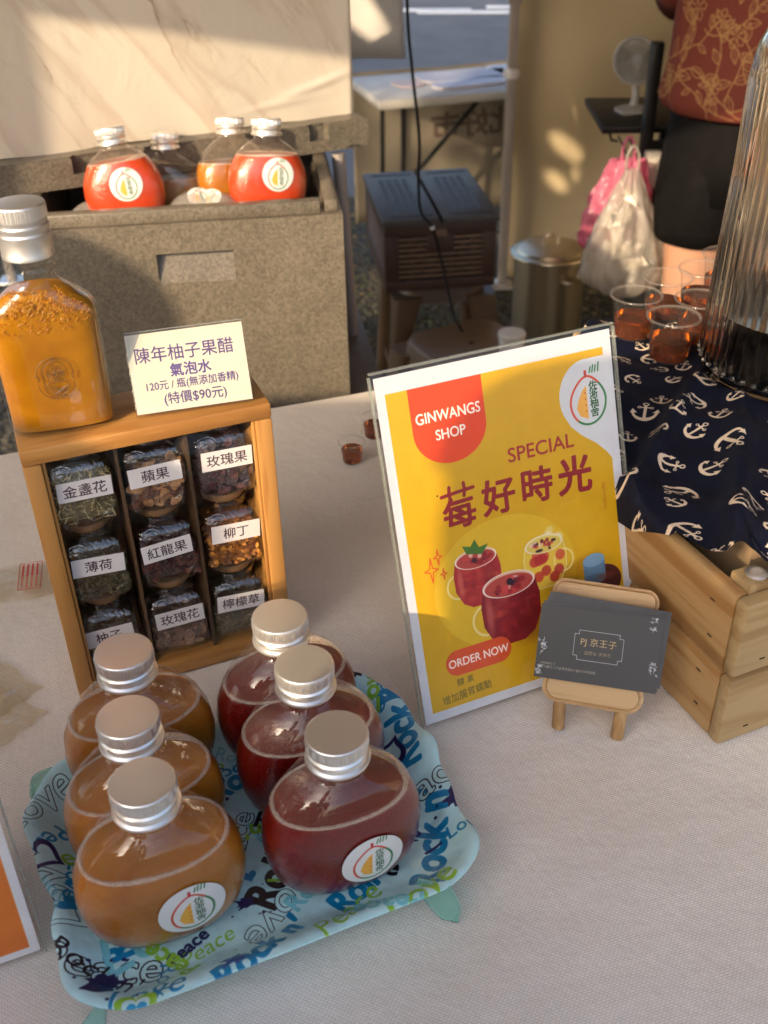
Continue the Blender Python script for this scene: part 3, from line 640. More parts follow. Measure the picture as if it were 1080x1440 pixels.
lathe(bm, prof, 64, cap0=False, cap1=False); obj('bottle_glass', bm, m_flw, fk, 60)
bm = bmesh.new(); loft(bm, [fring(a - .0020, b - .0020, z, e) for a, b, z, e in FP if .0035 < z < .104]); obj('drink', bm, m_gold, fk, 40)
bm = bmesh.new(); loft(bm, [fring(.0352 * s_, .0165 * s_, z, 3.4) for s_, z in ((.9, .0002), (.99, .0015), (1, .0034))]); obj('glass_base', bm, m_flw, fk, 40)
rr_ = random.Random(8); bm = bmesh.new()
for k in range(330):
    z = .088 + abs(rr_.gauss(0, .008)); z = min(z, .1035) if rr_.random() < .8 else rr_.uniform(.074, .09)
    ww = .034 if z < .088 else .034 - (z - .088) * 1.25; x = rr_.uniform(-ww, ww) * .93; e = 3.0; y = -.0166 * max(0, 1 - abs(x / (ww + .001)) ** e) ** (1 / e) + .0007
    L = rr_.uniform(.0012, .0036); a = rr_.gauss(0, .5); P = [(x + L * math.cos(a) * (q - .5), y - .0002, z + L * math.sin(a) * (q - .5) + .001 * math.sin(q * 5 + k)) for q in (0, .33, .66, 1)]
    tube(bm, P, .00022, 4)
obj('pulp', bm, m_pulp, fk, 60, kind='stuff')
bm = bmesh.new()
def fl2(rr, z, a): return rr * (1 + (.014 * math.sin(70 * a) if z > .1475 and z < .1535 else 0))
lathe(bm, [(.0150, .1225), (.0164, .1225), (.0164, .1245), (.0162, .1250), (.0163, .1365), (.0165, .1372), (.0158, .1385), (.0158, .1398), (.0164, .1410), (.0164, .1425), (.0157, .1436), (.0157, .1446), (.0163, .1458), (.0164, .147), (.0164, .1476), (.0164, .1534), (.0164, .1545), (.0158, .1555), (.0140, .1560), (.0001, .1560)], 180, flute=fl2, cap1=False)
obj('screw_cap', bm, m_silver_satin, fk, 28)
# windmill emblem printed on the glass: thin raised lines
INK = M('emblem_ink', (.10, .055, .02), .5); EX, EZ = .0015, .043
def line(P, r=.00022): tube(bm, [(EX + x, -.01715, EZ + z) for x, z in P], r, 4)
bm = bmesh.new()
def capsule(w_, h_): return [(w_ * math.cos(R(a)), h_ * (1 if 0 <= a <= 180 else -1) * 1.0 + w_ * math.sin(R(a))) for a in range(0, 361, 10)]
line(capsule(.0078, .0045)); 
for s in (1, -1):
    line([(s * .0120, .0035)] + [(.0118 * math.cos(R(a)) * s, .0040 + .0110 * math.sin(R(a))) for a in range(0, 91, 8)]); line([(s * .0120, -.0035)] + [(.0118 * math.cos(R(a)) * s, -.0040 - .0110 * math.sin(R(a))) for a in range(0, 91, 8)])
    line([(s * .0105, -.001), (s * .0105, .003)]); line([(s * .0115, -.002), (s * .0115, .004)]); line([(s * .0120 + .0008 * math.cos(R(a)), .0030 + .0008 * math.sin(R(a))) for a in range(0, 300, 40)])
line([(.0013 * math.cos(R(a)), .0036 + .0013 * math.sin(R(a))) for a in range(0, 361, 30)]); line([(.0007 * math.cos(R(a)), .0036 + .0007 * math.sin(R(a))) for a in range(0, 361, 45)])
for k in range(16):
    a = R(22.5 * k); 
    if k % 4: line([(.002 * math.cos(a), .0036 + .002 * math.sin(a)), (.0060 * math.cos(a), .0036 + .0060 * math.sin(a))], .00014)
    else:
        ca, sa = math.cos(a), math.sin(a)
        for q in (-.0010, 0, .0010): line([(.0026 * ca - q * sa, .0036 + .0026 * sa + q * ca), (.0062 * ca - q * sa, .0036 + .0062 * sa + q * ca)], .00014)
        for q in (.003, .0042, .0054): line([(q * ca - .001 * sa, .0036 + q * sa + .001 * ca), (q * ca + .001 * sa, .0036 + q * sa - .001 * ca)], .00014)
line([(-.0076, -.0045), (-.004, -.0022), (-.002, -.0035), (.0008, -.0015), (.003, -.0032), (.005, -.0018), (.0076, -.004)])
for q in range(5): line([(-.0074 + .0012 * q, -.006 - .0012 * q), (-.002 + q * .001, -.0055 - .001 * q), (.001 + q * .001, -.0078 - .0008 * q)], .00016); line([(.0074 - .001 * q, -.0055 - .0008 * q), (.003 - .001 * q, -.007 - .0008 * q), (-.001 - q * .0005, -.0112)], .00016)
obj('printed_emblem', bm, INK, fk, 60)
def text_mesh(name, s, size, mat, parent, Mx, bold=0, ext=.0001):
    v, tr = text_tris(s, bold); lo, hi = v.min(0), v.max(0); q = (v - (lo + hi) / 2) * size
    me = bpy.data.meshes.new(name); me.from_pydata([(x, -ext, z) for x, z in q], [], [tuple(map(int, f)) for f in tr]); o = obj(name, me, mat, parent); o.matrix_local = Mx; return o
text_mesh('printed_letters', 'PJ', .0042, INK, fk, Matrix.Translation((EX, -.0170, EZ + .0128)))
text_mesh('printed_letters', '京王本舖', .0027, INK, fk, Matrix.Translation((EX, -.0170, EZ - .0132)))

# ================================================================== PRICE SIGN
c = Canvas(.0825, .0555, 9000, (200, 193, 170))
c.text('陳年柚子果醋', .0395, .0405, .0118, (70, 50, 100), 0, .010); c.text('氣泡水', .0420, .0280, .0098, (70, 52, 112), 0, .022)
c.text('120元 / 瓶(無添加香精)', .0420, .0180, .0072, (66, 48, 98), 0, .012, sx=.93); c.text('(特價$90元)', .0425, .0080, .0092, (62, 44, 96), 0, .014, sx=.95)
c.stroke([(.002, .003), (.002, .053)], .0004, (160, 175, 185)); c.stroke([(.002, .003), (.0805, .003)], .0004, (170, 182, 190))
m_sign = img_mat('price_print', c, .45)
sg = thing('price_sign', 'small acrylic sign with violet Chinese price lettering, standing on the jar box', 'sign', (-.1345, .6630, .9797), R(15))
Ms = Matrix.Translation((0, 0, .0285)) @ Matrix.Rotation(-R(24), 4, 'X')
card(.0815, .0550, m_sign, 'paper_card', sg, Ms @ Matrix.Translation((0, -.0002, .0005)), .0003)
obj('acrylic_front', bx((-.0415, -.0016, -.0280), (.0415, -.0006, .0290), .0003), m_acrylic, sg).matrix_local = Ms
obj('acrylic_back', bx((-.0415, .0006, -.0280), (.0415, .0016, .0290), .0003), m_acrylic, sg).matrix_local = Ms
m_edge = thin('acrylic_edge', (.8, .84, .82), 1, .1, 0, .25, (.7, .72, .66))
obj('acrylic_top_edge', bx((-.0415, -.0016, .0291), (.0415, .0016, .0300), .0002), m_edge, sg).matrix_local = Ms
obj('acrylic_foot', bx((-.0415, -.011, .0002), (.0415, .016, .0014), .0003), m_acrylic, sg)

# ================================================================== POSTER
def drink_poster():
    W_, H_ = 195., 270.
    c = Canvas(W_, H_, 5.6, (205, 205, 210)); Y0 = (208, 160, 0)
    c.rect(7, 7.5, 187.5, 262.5 - 5, Y0)
    for k in range(40): c.ell(random.uniform(0, 195), random.uniform(0, 270), random.uniform(10, 50), random.uniform(4, 12), (214, 168, 2) if k % 2 else (200, 150, 0), .06, soft=.6)
    c.rect(0, 0, 7, H_, (205, 205, 210)); c.rect(187.5, 0, W_, H_, (205, 205, 210)); c.rect(0, 0, W_, 7.5, (205, 205, 210)); c.rect(0, 257.5, W_, H_, (205, 205, 210))
    # logo blob at the top right corner
    c.ell(171, 224, 25, 27.5, (205, 207, 212)); P = [(150, 210), (155, 199), (165, 190), (178, 182), (188, 172), (188, 240), (175, 252), (188, 252)]
    c.poly([(149, 211), (154, 202), (163, 193.5), (175, 185), (183, 177), (188, 170), (188, 236), (170, 240)], (205, 207, 212)); c.poly([(166, 246), (171, 251.4), (188, 251.4), (188, 236)], (205, 207, 212))
    c.rect(171, 251.5, 187.5, 257.5, Y0); pear_logo(c, 171, 221, 39)
    # orange tab
    OR = (225, 66, 12); c.rect(24, 224, 83, 257.5, OR); c.ell(53.5, 224, 29.5, 26, OR); c.text('GINWANGS', 53.5, 234.5, 11.2, (255, 238, 226), 0, .022, sx=.86); c.text('SHOP', 53.5, 220.5, 10.8, (255, 238, 226), 0, .022, sx=.9)
    MR = (158, 38, 34); c.text('SPECIAL', 126, 192.5, 15.5, MR, 0, .016, sx=1.04)
    for k, (ch, dy, ro_, sz) in enumerate((('每', -5.5, 2, 25), ('好', -1, 0, 29), ('時', 0, -2, 29), ('光', 0, -2, 31))): c.text(ch, 52 + 33.6 * k, 165 + dy, sz, (140, 26, 32), R(ro_), .026 if k else .030, sx=1.12 if k == 0 else 1)
    for P_ in ([(39, 174), (52, 175.2), (65.5, 176)], [(46, 180), (45.4, 175), (46, 170.5)], [(58, 181), (58.4, 176), (57.4, 171.5)]): c.stroke(P_, 2.7, (140, 26, 32))
    # pale disc and three mugs
    c.ell(84, 96, 62, 52, (226, 190, 60), .5, soft=.01); c.ell(140, 118, 40, 20, (240, 190, 40), .25, soft=.4)
    c.ell(124, 58, 36, 12, (150, 98, 4), .55, soft=.25, rot=R(20)); c.ell(142, 86, 26, 8, (150, 100, 4), .5, soft=.3, rot=R(20))
    def mug(x, y, s, body, full=True, handle=-1):
        c.ell(x + handle * 15 * s, y - 3 * s, 8.5 * s, 9 * s, (236, 222, 160), .75, ring=.16); c.ell(x + handle * 15 * s, y - 3 * s, 6.5 * s, 7.0 * s, (205, 165, 60), .5, ring=.06)
        P = [(x + 17 * s * math.cos(R(a)) * (1.0 if a > 180 else .0) , y) for a in ()]
        out = [(x - 15.5 * s, y + 13 * s), (x - 17.5 * s, y + 4 * s), (x - 17 * s, y - 7 * s), (x - 12.5 * s, y - 16 * s), (x - 6 * s, y - 20 * s), (x + 6 * s, y - 20 * s), (x + 12.5 * s, y - 16 * s), (x + 17 * s, y - 7 * s), (x + 17.5 * s, y + 4 * s), (x + 15.5 * s, y + 13 * s)]
        if full:
            c.poly(out, body)
            for k in range(46):
                a, r_ = random.uniform(0, 6.28), random.random() ** .5; c.ell(x + 14 * s * r_ * math.cos(a), y - 3 * s + 13 * s * r_ * math.sin(a), random.uniform(1, 4) * s, random.uniform(1, 3) * s, random.choice([(190, 50, 45), (130, 20, 28), (210, 90, 60), (110, 14, 22)]), .30, soft=.4)
            c.ell(x + 9 * s, y - 4 * s, 5 * s, 12 * s, (95, 10, 20), .35, soft=.5); c.ell(x - 13 * s, y - 1 * s, 2 * s, 10 * s, (230, 150, 120), .4, soft=.5)
        else:
            c.poly(out, (236, 214, 120), .35)
            c.stroke(out, .5 * s, (240, 236, 200), .8)
            for k in range(10): c.ell(x + random.uniform(-13, 13) * s, y + random.uniform(-16, 9) * s, 4 * s, 4 * s, random.choice([(190, 44, 40), (170, 34, 36), (220, 190, 80), (110, 130, 40), (200, 70, 50)]), .8, soft=.15)
            for k in range(8): c.ell(x + random.uniform(-6, 14) * s, y + random.uniform(12, 24) * s, 3.5 * s, 3 * s, (235, 235, 215), .4, soft=.3)
        c.ell(x, y + 13 * s, 15.5 * s, 6.8 * s, (222, 176, 150) if full else (228, 214, 150), .95); c.ell(x, y + 12.4 * s, 14.2 * s, 5.8 * s, (176, 66, 58) if full else (220, 196, 90))
        for k in range(16):
            a, r_ = random.uniform(0, 6.28), random.random() ** .5; c.ell(x + 11 * s * r_ * math.cos(a), y + 12.6 * s + 4.2 * s * r_ * math.sin(a), random.uniform(1, 3.2) * s, random.uniform(.8, 2) * s, random.choice([(200, 60, 60), (140, 24, 34), (232, 190, 170), (50, 14, 34), (150, 30, 40)]), .85, soft=.2)
        c.ell(x, y + 13 * s, 15.5 * s, 6.8 * s, (240, 226, 214), .8, ring=.07)
    mug(119, 103, 1.08, None, False, 1); mug(60, 106, 1.15, (166, 36, 40)); c.poly([(53, 126), (50, 133), (57, 131), (61, 136), (64, 129), (72, 130), (66, 123)], (70, 112, 36))
    mug(85, 74, 1.48, (128, 20, 30)); c.ell(86, 95, 2.8, 2.8, (38, 12, 30), 1, soft=.1)
    # sparkle outlines
    for x, y, s in ((23, 121, 8), (29.5, 130, 5), (32.5, 116, 3.6)):
        Q = []
        for k in range(4):
            a = math.pi / 2 * k; Q += [(x + (s * .72 if k % 2 == 0 else s * 1.2) * math.cos(a), y + (s * 1.2) * math.sin(a)), (x + s * .22 * math.cos(a + .785), y + s * .28 * math.sin(a + .785))]
        c.stroke(Q + [Q[0]], .9, (205, 80, 24))
    # order now button
    BO = (214, 78, 34); c.rect(34, 32, 68, 53, BO); c.ell(34, 42.5, 10.5, 10.5, BO); c.ell(70, 42.5, 10.5, 10.5, BO); c.text('ORDER NOW', 52, 42.5, 9.6, (252, 226, 214), 0, .018, sx=.88)
    c.text('酵 素', 38, 26.5, 6.6, (84, 78, 30), R(2), .004); c.text('增加腸胃蠕動', 38, 16, 8.0, (84, 78, 30), R(4), .0, sx=.9)
    c.text('@ginwangshop', 177.5, 142, 3.6, (190, 110, 20), R(-90), 0)
    c.ell(36, 176, .7, .7, (40, 30, 10))
    # blue capped dark bottle at the right, part of the print
    c.ell(170, 72, 16, 14, (70, 22, 18)); c.rect(152, 76, 172, 92, (92, 130, 160)); c.ell(162, 92, 10, 5.5, (120, 160, 190)); c.ell(162, 76, 10, 4.5, (80, 112, 140)); c.ell(172, 76, 9, 3, (130, 60, 40), .5, soft=.4)
    for k in range(3): c.ell(162, 80 + 3 * k, 10, 5, (60, 90, 118), .8, ring=.05, arc=(180, 360))
    return c
m_poster = img_mat('drink_poster_print', drink_poster(), .5)
PY, PL = R(23), R(19)
def poster(name, label, W_, H_, mat, loc, yaw, lean):
    """loc = bottom left corner on the table"""
    r = thing(name, label, 'poster', loc, yaw)
    Mp = Matrix.Translation((W_ / 2, 0, 0)) @ Matrix.Rotation(-lean, 4, 'X') @ Matrix.Translation((0, 0, H_ / 2 + .0035))
    card(W_ - .003, H_ - .003, mat, 'printed_sheet', r, Mp @ Matrix.Translation((0, -.0002, 0)), .0004)
    for nm, y0 in (('acrylic_front', -.0022), ('acrylic_back', .0010)): obj(nm, bx((-W_ / 2 - .001, y0, -H_ / 2 - .001), (W_ / 2 + .001, y0 + .0012, H_ / 2 + .001), .0003), m_acrylic, r).matrix_local = Mp
    obj('acrylic_top_edge', bx((-W_ / 2 - .001, -.0022, H_ / 2 + .0012), (W_ / 2 + .001, .0022, H_ / 2 + .0030), .0004), m_edge, r).matrix_local = Mp
    for s in (-1, 1): obj('acrylic_side_edge', bx((s * (W_ / 2 + .0012), -.0022, -H_ / 2), (s * (W_ / 2 + .0022), .0022, H_ / 2), .0002), m_edge, r).matrix_local = Mp
    obj('acrylic_foot', bx((0, .001, .0012), (W_, .085, .0030), .0004), m_acrylic, r)
    bm = bmesh.new(); box(bm, (.02, .05, .004), (W_ - .02, .0512, .135), 0, None); obj('support_leg', bm, m_acrylic, r)
    return r
poster('drink_poster', 'yellow drink poster headed GINWANGS SHOP in a clear acrylic stand leaning back on the table', .195, .270, m_poster, (.0275, .559, .7505), PY, PL)
c = Canvas(.21, .297, 1800, (238, 236, 236)); c.rect(.008, .008, .202, .289, (236, 120, 30))
for k in range(30):
    c.ell(.105 + random.uniform(-.1, .1), .02 + .011 * k * .6, .12, .008, (244, 150, 40), .12, soft=.8)
c.rect(0, 0, .008, .297, (238, 236, 236)); c.rect(.202, 0, .21, .297, (238, 236, 236))
for q in range(4): c.ell(.06 + q * .03, .16, .045, .05, (248, 176, 60), .3, soft=.5)
m_or = img_mat('orange_poster_print', c, .5)
u2 = Vector((math.cos(R(22)), math.sin(R(22)), 0)) * .15; pp = Vector((-.2154, .3802, .7505)) - u2
poster('orange_poster', 'orange white-bordered poster in an acrylic stand at the lower left edge', .150, .208, m_or, pp, R(22), R(6))

# ================================================================== CARD EASEL AND CARDS
m_oak = wood('pale_oak', (.46, .29, .13, 1), (.35, .20, .08, 1), 0, 1.6, .5, .7); m_oak_v = wood('pale_oak_leg', (.46, .29, .13, 1), (.35, .20, .08, 1), 2, 1.6, .5, .7)
ez = thing('card_easel', 'miniature pale wooden easel chair holding a stack of dark business cards, before the yellow poster', 'easel', (.1530, .5660, .75), R(-16))
LB = R(36)
def bar(a, b, r, name, mat, w_=1.0):
    bm = bmesh.new(); a = Vector(a); b = Vector(b); tube(bm, [a, a + (b - a) * .03, a + (b - a) * .5, b - (b - a) * .03, b], [r * .82, r, r, r, r * .82], 14)
    return obj(name, bm, mat, ez, 50)
def rail(name, y, z, wd, hh, th, x=0):
    bm = bmesh.new(); prism(bm, rrect(wd, hh, hh * .48, 8), -th / 2, th / 2, Matrix.Translation((x, y, z)) @ Matrix.Rotation(R(90) - LB, 4, 'X'))
    bmesh.ops.bevel(bm, geom=[e for e in bm.edges if e.calc_face_angle(0) > .9], offset=th * .22, segments=3, affect='EDGES'); return obj(name, bm, m_oak, ez, 50)
rail('front_rail', -.002, .0345, .074, .0240, .0170); rail('top_rail', .0465, .0860, .079, .0200, .0130)
for s in (-1, 1):
    bar((s * .022, -.012, .0), (s * .0235, .002, .034), .0049, 'leg', m_oak_v)
    bar((s * .022, .060, .0), (s * .0225, .040, .072), .0042, 'leg', m_oak_v)
    bar((s * .0235, .010, .032), (s * .0235, .045, .086), .0042, 'back_post', m_oak_v)
cc = Canvas(90, 55, 9, (17, 19, 28)); G1 = (176, 150, 96); W1 = (190, 194, 200)
q = [(27, 20), (27, 36), (30, 36), (30, 39), (60, 39), (60, 36), (63, 36), (63, 20), (60, 20), (60, 17), (30, 17), (30, 20), (27, 20)]; cc.stroke(q, .45, (150, 152, 156))
cc.text('PJ 京王子', 45, 30.5, 6.4, G1, 0, 0, sx=1.05); cc.text('自然な 手作り', 45, 22.8, 3.2, (140, 120, 80)); cc.text('0908380212', 4, 11.2, 2.2, (130, 126, 110), align='l'); cc.text('新竹縣竹北市嘉豐南路301號(伴手禮專賣)', 4, 8.4, 2.3, (130, 126, 110), align='l')
rq = random.Random(3)
for bx0, by0, sgn in ((3, 24, 1), (87, 17, -1), (84, 51, -1), (3, 4, 1)):
    for k in range(9):
        a = rq.uniform(0, 6.28); x = bx0 + rq.uniform(-2, 3) * sgn; y = by0 + rq.uniform(-5, 5)
        cc.stroke([(x, y), (x + 1.4 * math.cos(a), y + 1.4 * math.sin(a)), (x + 2.8 * math.cos(a + .5), y + 2.8 * math.sin(a + .5))], .28, W1); cc.ell(x, y, .8, .8, W1, .9, ring=.35)
m_card = img_mat('card_print', cc, .45); m_cardp = M('dark_card', (.020, .021, .028), .5, 0, .1, 60)
for k, (dx, dy, dz, an) in enumerate(((0, -.0160, 0, -1.2), (.001, -.0140, .0012, -.4), (.003, -.0118, .0030, .2), (.0035, -.0100, .0052, 1.6))):
    lab = ['dark business card with gold Chinese title, foremost of the stack on the little easel', 'dark business card right behind the foremost one on the little easel', 'third dark business card back in the stack on the little easel', 'rearmost dark business card leaning on the little easel rail'][k]
    n_ = 3 if k < 3 else 2
    Mc = Matrix.Translation((.1530, .5660, .75)) @ Matrix.Rotation(R(-16), 4, 'Z') @ Matrix.Translation((dx,   .0235 + dy, .0685 + dz)) @ Matrix.Rotation(-LB, 4, 'X') @ Matrix.Rotation(R(an), 4, 'Y')
    o = card(.0885, .0545, m_card if k == 0 else m_cardp, 'business_card', None, Mc, .0006); tag(o, lab, 'card', 'business cards on the easel')

# ================================================================== CRATE, PATTERNED CLOTH, DISPENSER, CUPS
CO, CY = Vector((.2427, .5372, .75)), R(22.5)
crate = thing('wooden_crate', 'pale pine board crate at the right edge, navy anchor cloth draped over it', 'crate', CO, CY)
m_cr = wood('crate_pine_side', (.38, .235, .10, 1), (.29, .145, .045, 1), 1, .62, .5, .7); m_cr2 = wood('crate_pine_end', (.37, .26, .125, 1), (.30, .19, .08, 1), 0, .7, .5, .8); m_cr3 = wood('crate_pine_corner', (.36, .25, .12, 1), (.28, .175, .07, 1), 2, .8, .5, .8)
CL, CWd = .31, .46                       # local y = away along the side, local x = along the near end
m_nail = M('nail_hole', (.03, .015, .008), .9)
for z0, z1 in ((.001, .0645), (.0675, .134)):
    for s_ in (0, 1):
        x0 = 0 if s_ == 0 else CWd - .011
        b_ = obj('side_board', bx((x0 + .001, .0125, z0), (x0 + .011, CL - .0125, z1), .0022), m_cr, crate, 30)
        if s_ == 0:
            for yy, zz in ((.030, z0 + .018), (.034, z0 + .048), (.24, z0 + .02)): obj('nail_hole', bx((.0006, yy - .0022, zz - .0005), (.0012, yy + .0022, zz + .0005)), m_nail, b_)
        y0 = 0 if s_ == 0 else CL - .012
        b_ = obj('end_board', bx((0, y0, z0), (CWd, y0 + .012, z1), .0034), m_cr2, crate, 30)
        if s_ == 0:
            for xx, zz in ((.052, z0 + .045), (.024, z0 + .012), (.36, z0 + .03)): obj('nail_hole', bx((xx - .0022, -.0004, zz - .0005), (xx + .0022, .0002, zz + .0005)), m_nail, b_)
for cx_, cy_ in ((.0115, .0125), (CWd - .0325, .0125), (.0115, CL - .0335), (CWd - .0325, CL - .0335)):
    obj('corner_post', bx((cx_, cy_, .012), (cx_ + .021, cy_ + .021, .1385), .0018), m_cr3, crate, 30)
obj('bottom_board', bx((.0115, .0125, .001), (CWd - .0115, CL - .0125, .011)), m_cr2, crate)
inner = obj('carton', bx((.05, .055, .012), (CWd - .04, CL - .03, .137), .003), M('brown_carton', (.30, .20, .11), .8, 0, .1, 10), None, 30)
inner.location = CO; inner.rotation_euler = (0, 0, CY); tag(inner, 'brown carton inside the pine crate under the anchor cloth', 'box')
b2 = thing('second_crate', 'second crate behind the pine crate, hidden under the anchor cloth with the cups', 'crate', CO, CY)
obj('crate_body', bx((.125, .315, .001), (.50, .424, .138), .003), m_cr2, b2, 30)
bm = bmesh.new(); lathe(bm, [(.0002, .0), (.0075, .0), (.0080, .0015), (.0060, .0030), (.0035, .0034), (.0001, .0034)], 20, cap1=False); o = obj('screw_head', bm, m_silver, crate, 40); o.location = (.024, .022, .1387)

random.seed(21)
cv = Canvas(.62, .62, 2600, (9, 14, 34))
for k in range(40): cv.ell(random.uniform(0, .62), random.uniform(0, .62), .06, .03, (9, 17, 40), .35, soft=.6)
def anchor(x, y, s, a):
    W_ = (226, 205, 178); ca, sa = math.cos(a), math.sin(a)
    T = lambda u, v: (x + s * (u * ca - v * sa), y + s * (u * sa + v * ca))
    cv.stroke([T(0, .62), T(0, -.72)], s * .20, W_); cv.stroke([T(-.30, .38), T(.30, .38)], s * .12, W_)
    for u, v in ((-.38, .38), (.38, .38)): cv.ell(*T(u, v), s * .13, s * .13, W_)
    for u, v in ((-.38, .38), (.38, .38)): cv.ell(*T(u, v), s * .05, s * .05, (9, 14, 34))
    cv.ell(*T(0, .80), s * .21, s * .21, W_); cv.ell(*T(0, .80), s * .10, s * .10, (9, 14, 34))
    arc = [T(.74 * math.cos(R(q)), -.08 + .70 * math.sin(R(q))) for q in range(185, 356, 8)]
    for i in range(len(arc) - 1):
        q = abs(i - len(arc) / 2) / (len(arc) / 2); cv.stroke(arc[i:i + 2], s * (.32 - .18 * q), W_)
    for sg_ in (-1, 1): cv.poly([T(sg_ * .92, -.22), T(sg_ * .78, .22), T(sg_ * .46, -.18)], W_)
pts = []
for k in range(4000):
    x, y = random.uniform(.01, .61), random.uniform(.01, .61); s_ = random.choice([.0095, .0120, .0145])
    if all(math.dist((x, y), (a, b)) > (s_ + c_) * 1.16 for a, b, c_ in pts): pts.append((x, y, s_)); anchor(x, y, s_, random.uniform(0, 6.28))
m_anchor = img_mat('anchor_cloth_print', cv, .7, 0, .25, bumps=.25, scale=900)
def acloth(a, b):
    y = .036 + .46 * b; x0_ = .007 - .020 * min(1, max(0, (y - .045) / .08)); x = x0_ + (.487 - x0_) * a; y -= .030 * (1 - b) ** 6 * min(1, max(0, (x - .033) / .006))
    over = max(0, -.002 - x); y0 = .046 + .014 * math.sin(9 * x + 1); 
    z = .1455
    ke = min(1, max(0, (y - .036) / .06))
    z += (.2 + .8 * ke) * .0050 * math.sin(34 * (x * .8 + y * .55) + .5 * math.sin(20 * x)) * (.35 + .65 * min(1, max(0, (.26 - y) / .2))) + .0030 * math.sin(61 * (x * .6 - y * .4) + 1) + .002 * math.sin(95 * (x + .5 * y))
    z += .016 * math.exp(-((x * .72 - y * .60 + .010) / .010) ** 2) * min(1, max(0, (.30 - y) / .2)) + .012 * math.exp(-((x * .6 - (y - .1) * .75 + .03) / .008) ** 2) * min(1, max(0, (.33 - y) / .1))
    fr = max(0, (.075 - y) / .035); 
    z -= .004 * min(1, fr)
    k_ = max(0, y - .03) * .17; 
    if over > 0: z = min(z, .142) - over * (1.0 + 1.5 * min(1, y / .15)); x = -.0045 - over * .12 - .004 * math.sin(40 * y) * min(1, over / .02)
    xm = -.01 + max(0, y - .29) * 1.15
    if y > .29 and x < xm: z -= (xm - x) * 1.6; x = xm - (xm - x) * .15
    if y > .425: z -= (y - .425) * 2.2; y = .426 + (y - .425) * .1
    z = max(z, .1395 if over == 0 and y < .29 else .02)
    return (x, y, z)
o = obj('anchor_cloth', sheet(acloth, 190, 170, lambda a, b: (.02 + .84 * a, .02 + .80 * b)), m_anchor, None, 80); o.location = CO; o.rotation_euler = (0, 0, CY)
tag(o, 'navy cloth printed with cream anchors, draped over the crate under the glass dispenser', 'cloth')
ZC = .75 + .1505

# fluted glass drink dispenser
ds = thing('drink_dispenser', 'tall fluted glass dispenser half full of dark tea, cut by the right edge', 'dispenser', (.372, .852, ZC))
m_dg = glass('fluted_glass', (.99, .94, .85), .01, 1.45)
def flg(rr, z, a):
    k = min(1, max(0, (z - .018) / .006)) * min(1, max(0, (.258 - z) / .006)); return rr + k * .0011 * (abs(math.cos(a * 30)) ** .8 - .5) * 2
bm = bmesh.new()
outp = [(.062, 0), (.073, .002), (.0795, .006), (.0805, .012), (.0805, .018), (.0804, .021), (.0803, .025), (.0795, .06), (.0782, .12), (.0762, .18), (.0762, .25), (.0762, .256), (.0760, .259), (.0755, .266), (.0735, .276), (.069, .286), (.062, .294), (.056, .298), (.055, .304), (.057, .308)]
inp = [(.0535, .308), (.0525, .300), (.060, .290), (.0665, .283), (.0705, .275), (.0722, .266), (.0725, .256), (.0740, .12), (.0755, .03), (.0755, .014), (.073, .008), (.06, .006), (.0001, .006)]
seg = 30 * 14; rings = []
for r_, z_ in outp: rings.append([(flg(r_, z_, 2 * math.pi * k / seg) * math.cos(2 * math.pi * k / seg), flg(r_, z_, 2 * math.pi * k / seg) * math.sin(2 * math.pi * k / seg), z_) for k in range(seg)])
for r_, z_ in inp: rings.append([(r_ * math.cos(2 * math.pi * k / seg), r_ * math.sin(2 * math.pi * k / seg), z_) for k in range(seg)])
loft(bm, rings, True, True); obj('fluted_jar', bm, m_dg, ds, 60)
m_tea, t, p = base_mat('dark_tea'); p.inputs['Base Color'].default_value = (.045, .014, .004, 1); p.inputs['Roughness'].default_value = .04; p.inputs['Subsurface Weight'].default_value = .3; p.inputs['Subsurface Radius'].default_value = (.03, .008, .002); p.inputs['Coat Weight'].default_value = 1
t.links.new(ramp(t, noise(t, coords(t), 18, 2), [(.3, (.90, .36, .07)), (.7, (.75, .27, .05))]), p.inputs['Base Color'])
bm = bmesh.new(); lathe(bm, [(.055, .0068), (.071, .0085), (.0748, .015), (.0750, .04), (.0746, .0640), (.0725, .0632), (.0001, .0630)], 96, cap1=False); obj('tea', bm, m_tea, ds, 40)
bm = bmesh.new()
for k in range(48):
    a = 2 * math.pi * (k + .5) / 48; g = bmesh.ops.create_uvsphere(bm, u_segments=8, v_segments=6, radius=.0022); bmesh.ops.translate(bm, verts=g['verts'], vec=(.0808 * math.cos(a), .0808 * math.sin(a), .0165))
obj('bead_row', bm, m_dg, ds, 60, kind='stuff')
bm = bmesh.new(); lathe(bm, [(.0001, .309), (.060, .309), (.061, .311), (.061, .322), (.058, .3245), (.012, .326), (.0115, .338), (.014, .344), (.013, .352), (.0001, .355)], 64, cap0=False, cap1=False); obj('lid', bm, m_silver, ds, 30)
bm = bmesh.new(); tube(bm, [(.077, 0, .03), (.098, 0, .03), (.112, 0, .026), (.116, 0, .014)], .008, 12); o = obj('tap', bm, m_silver, ds, 40); o.rotation_euler = (0, 0, R(-70))

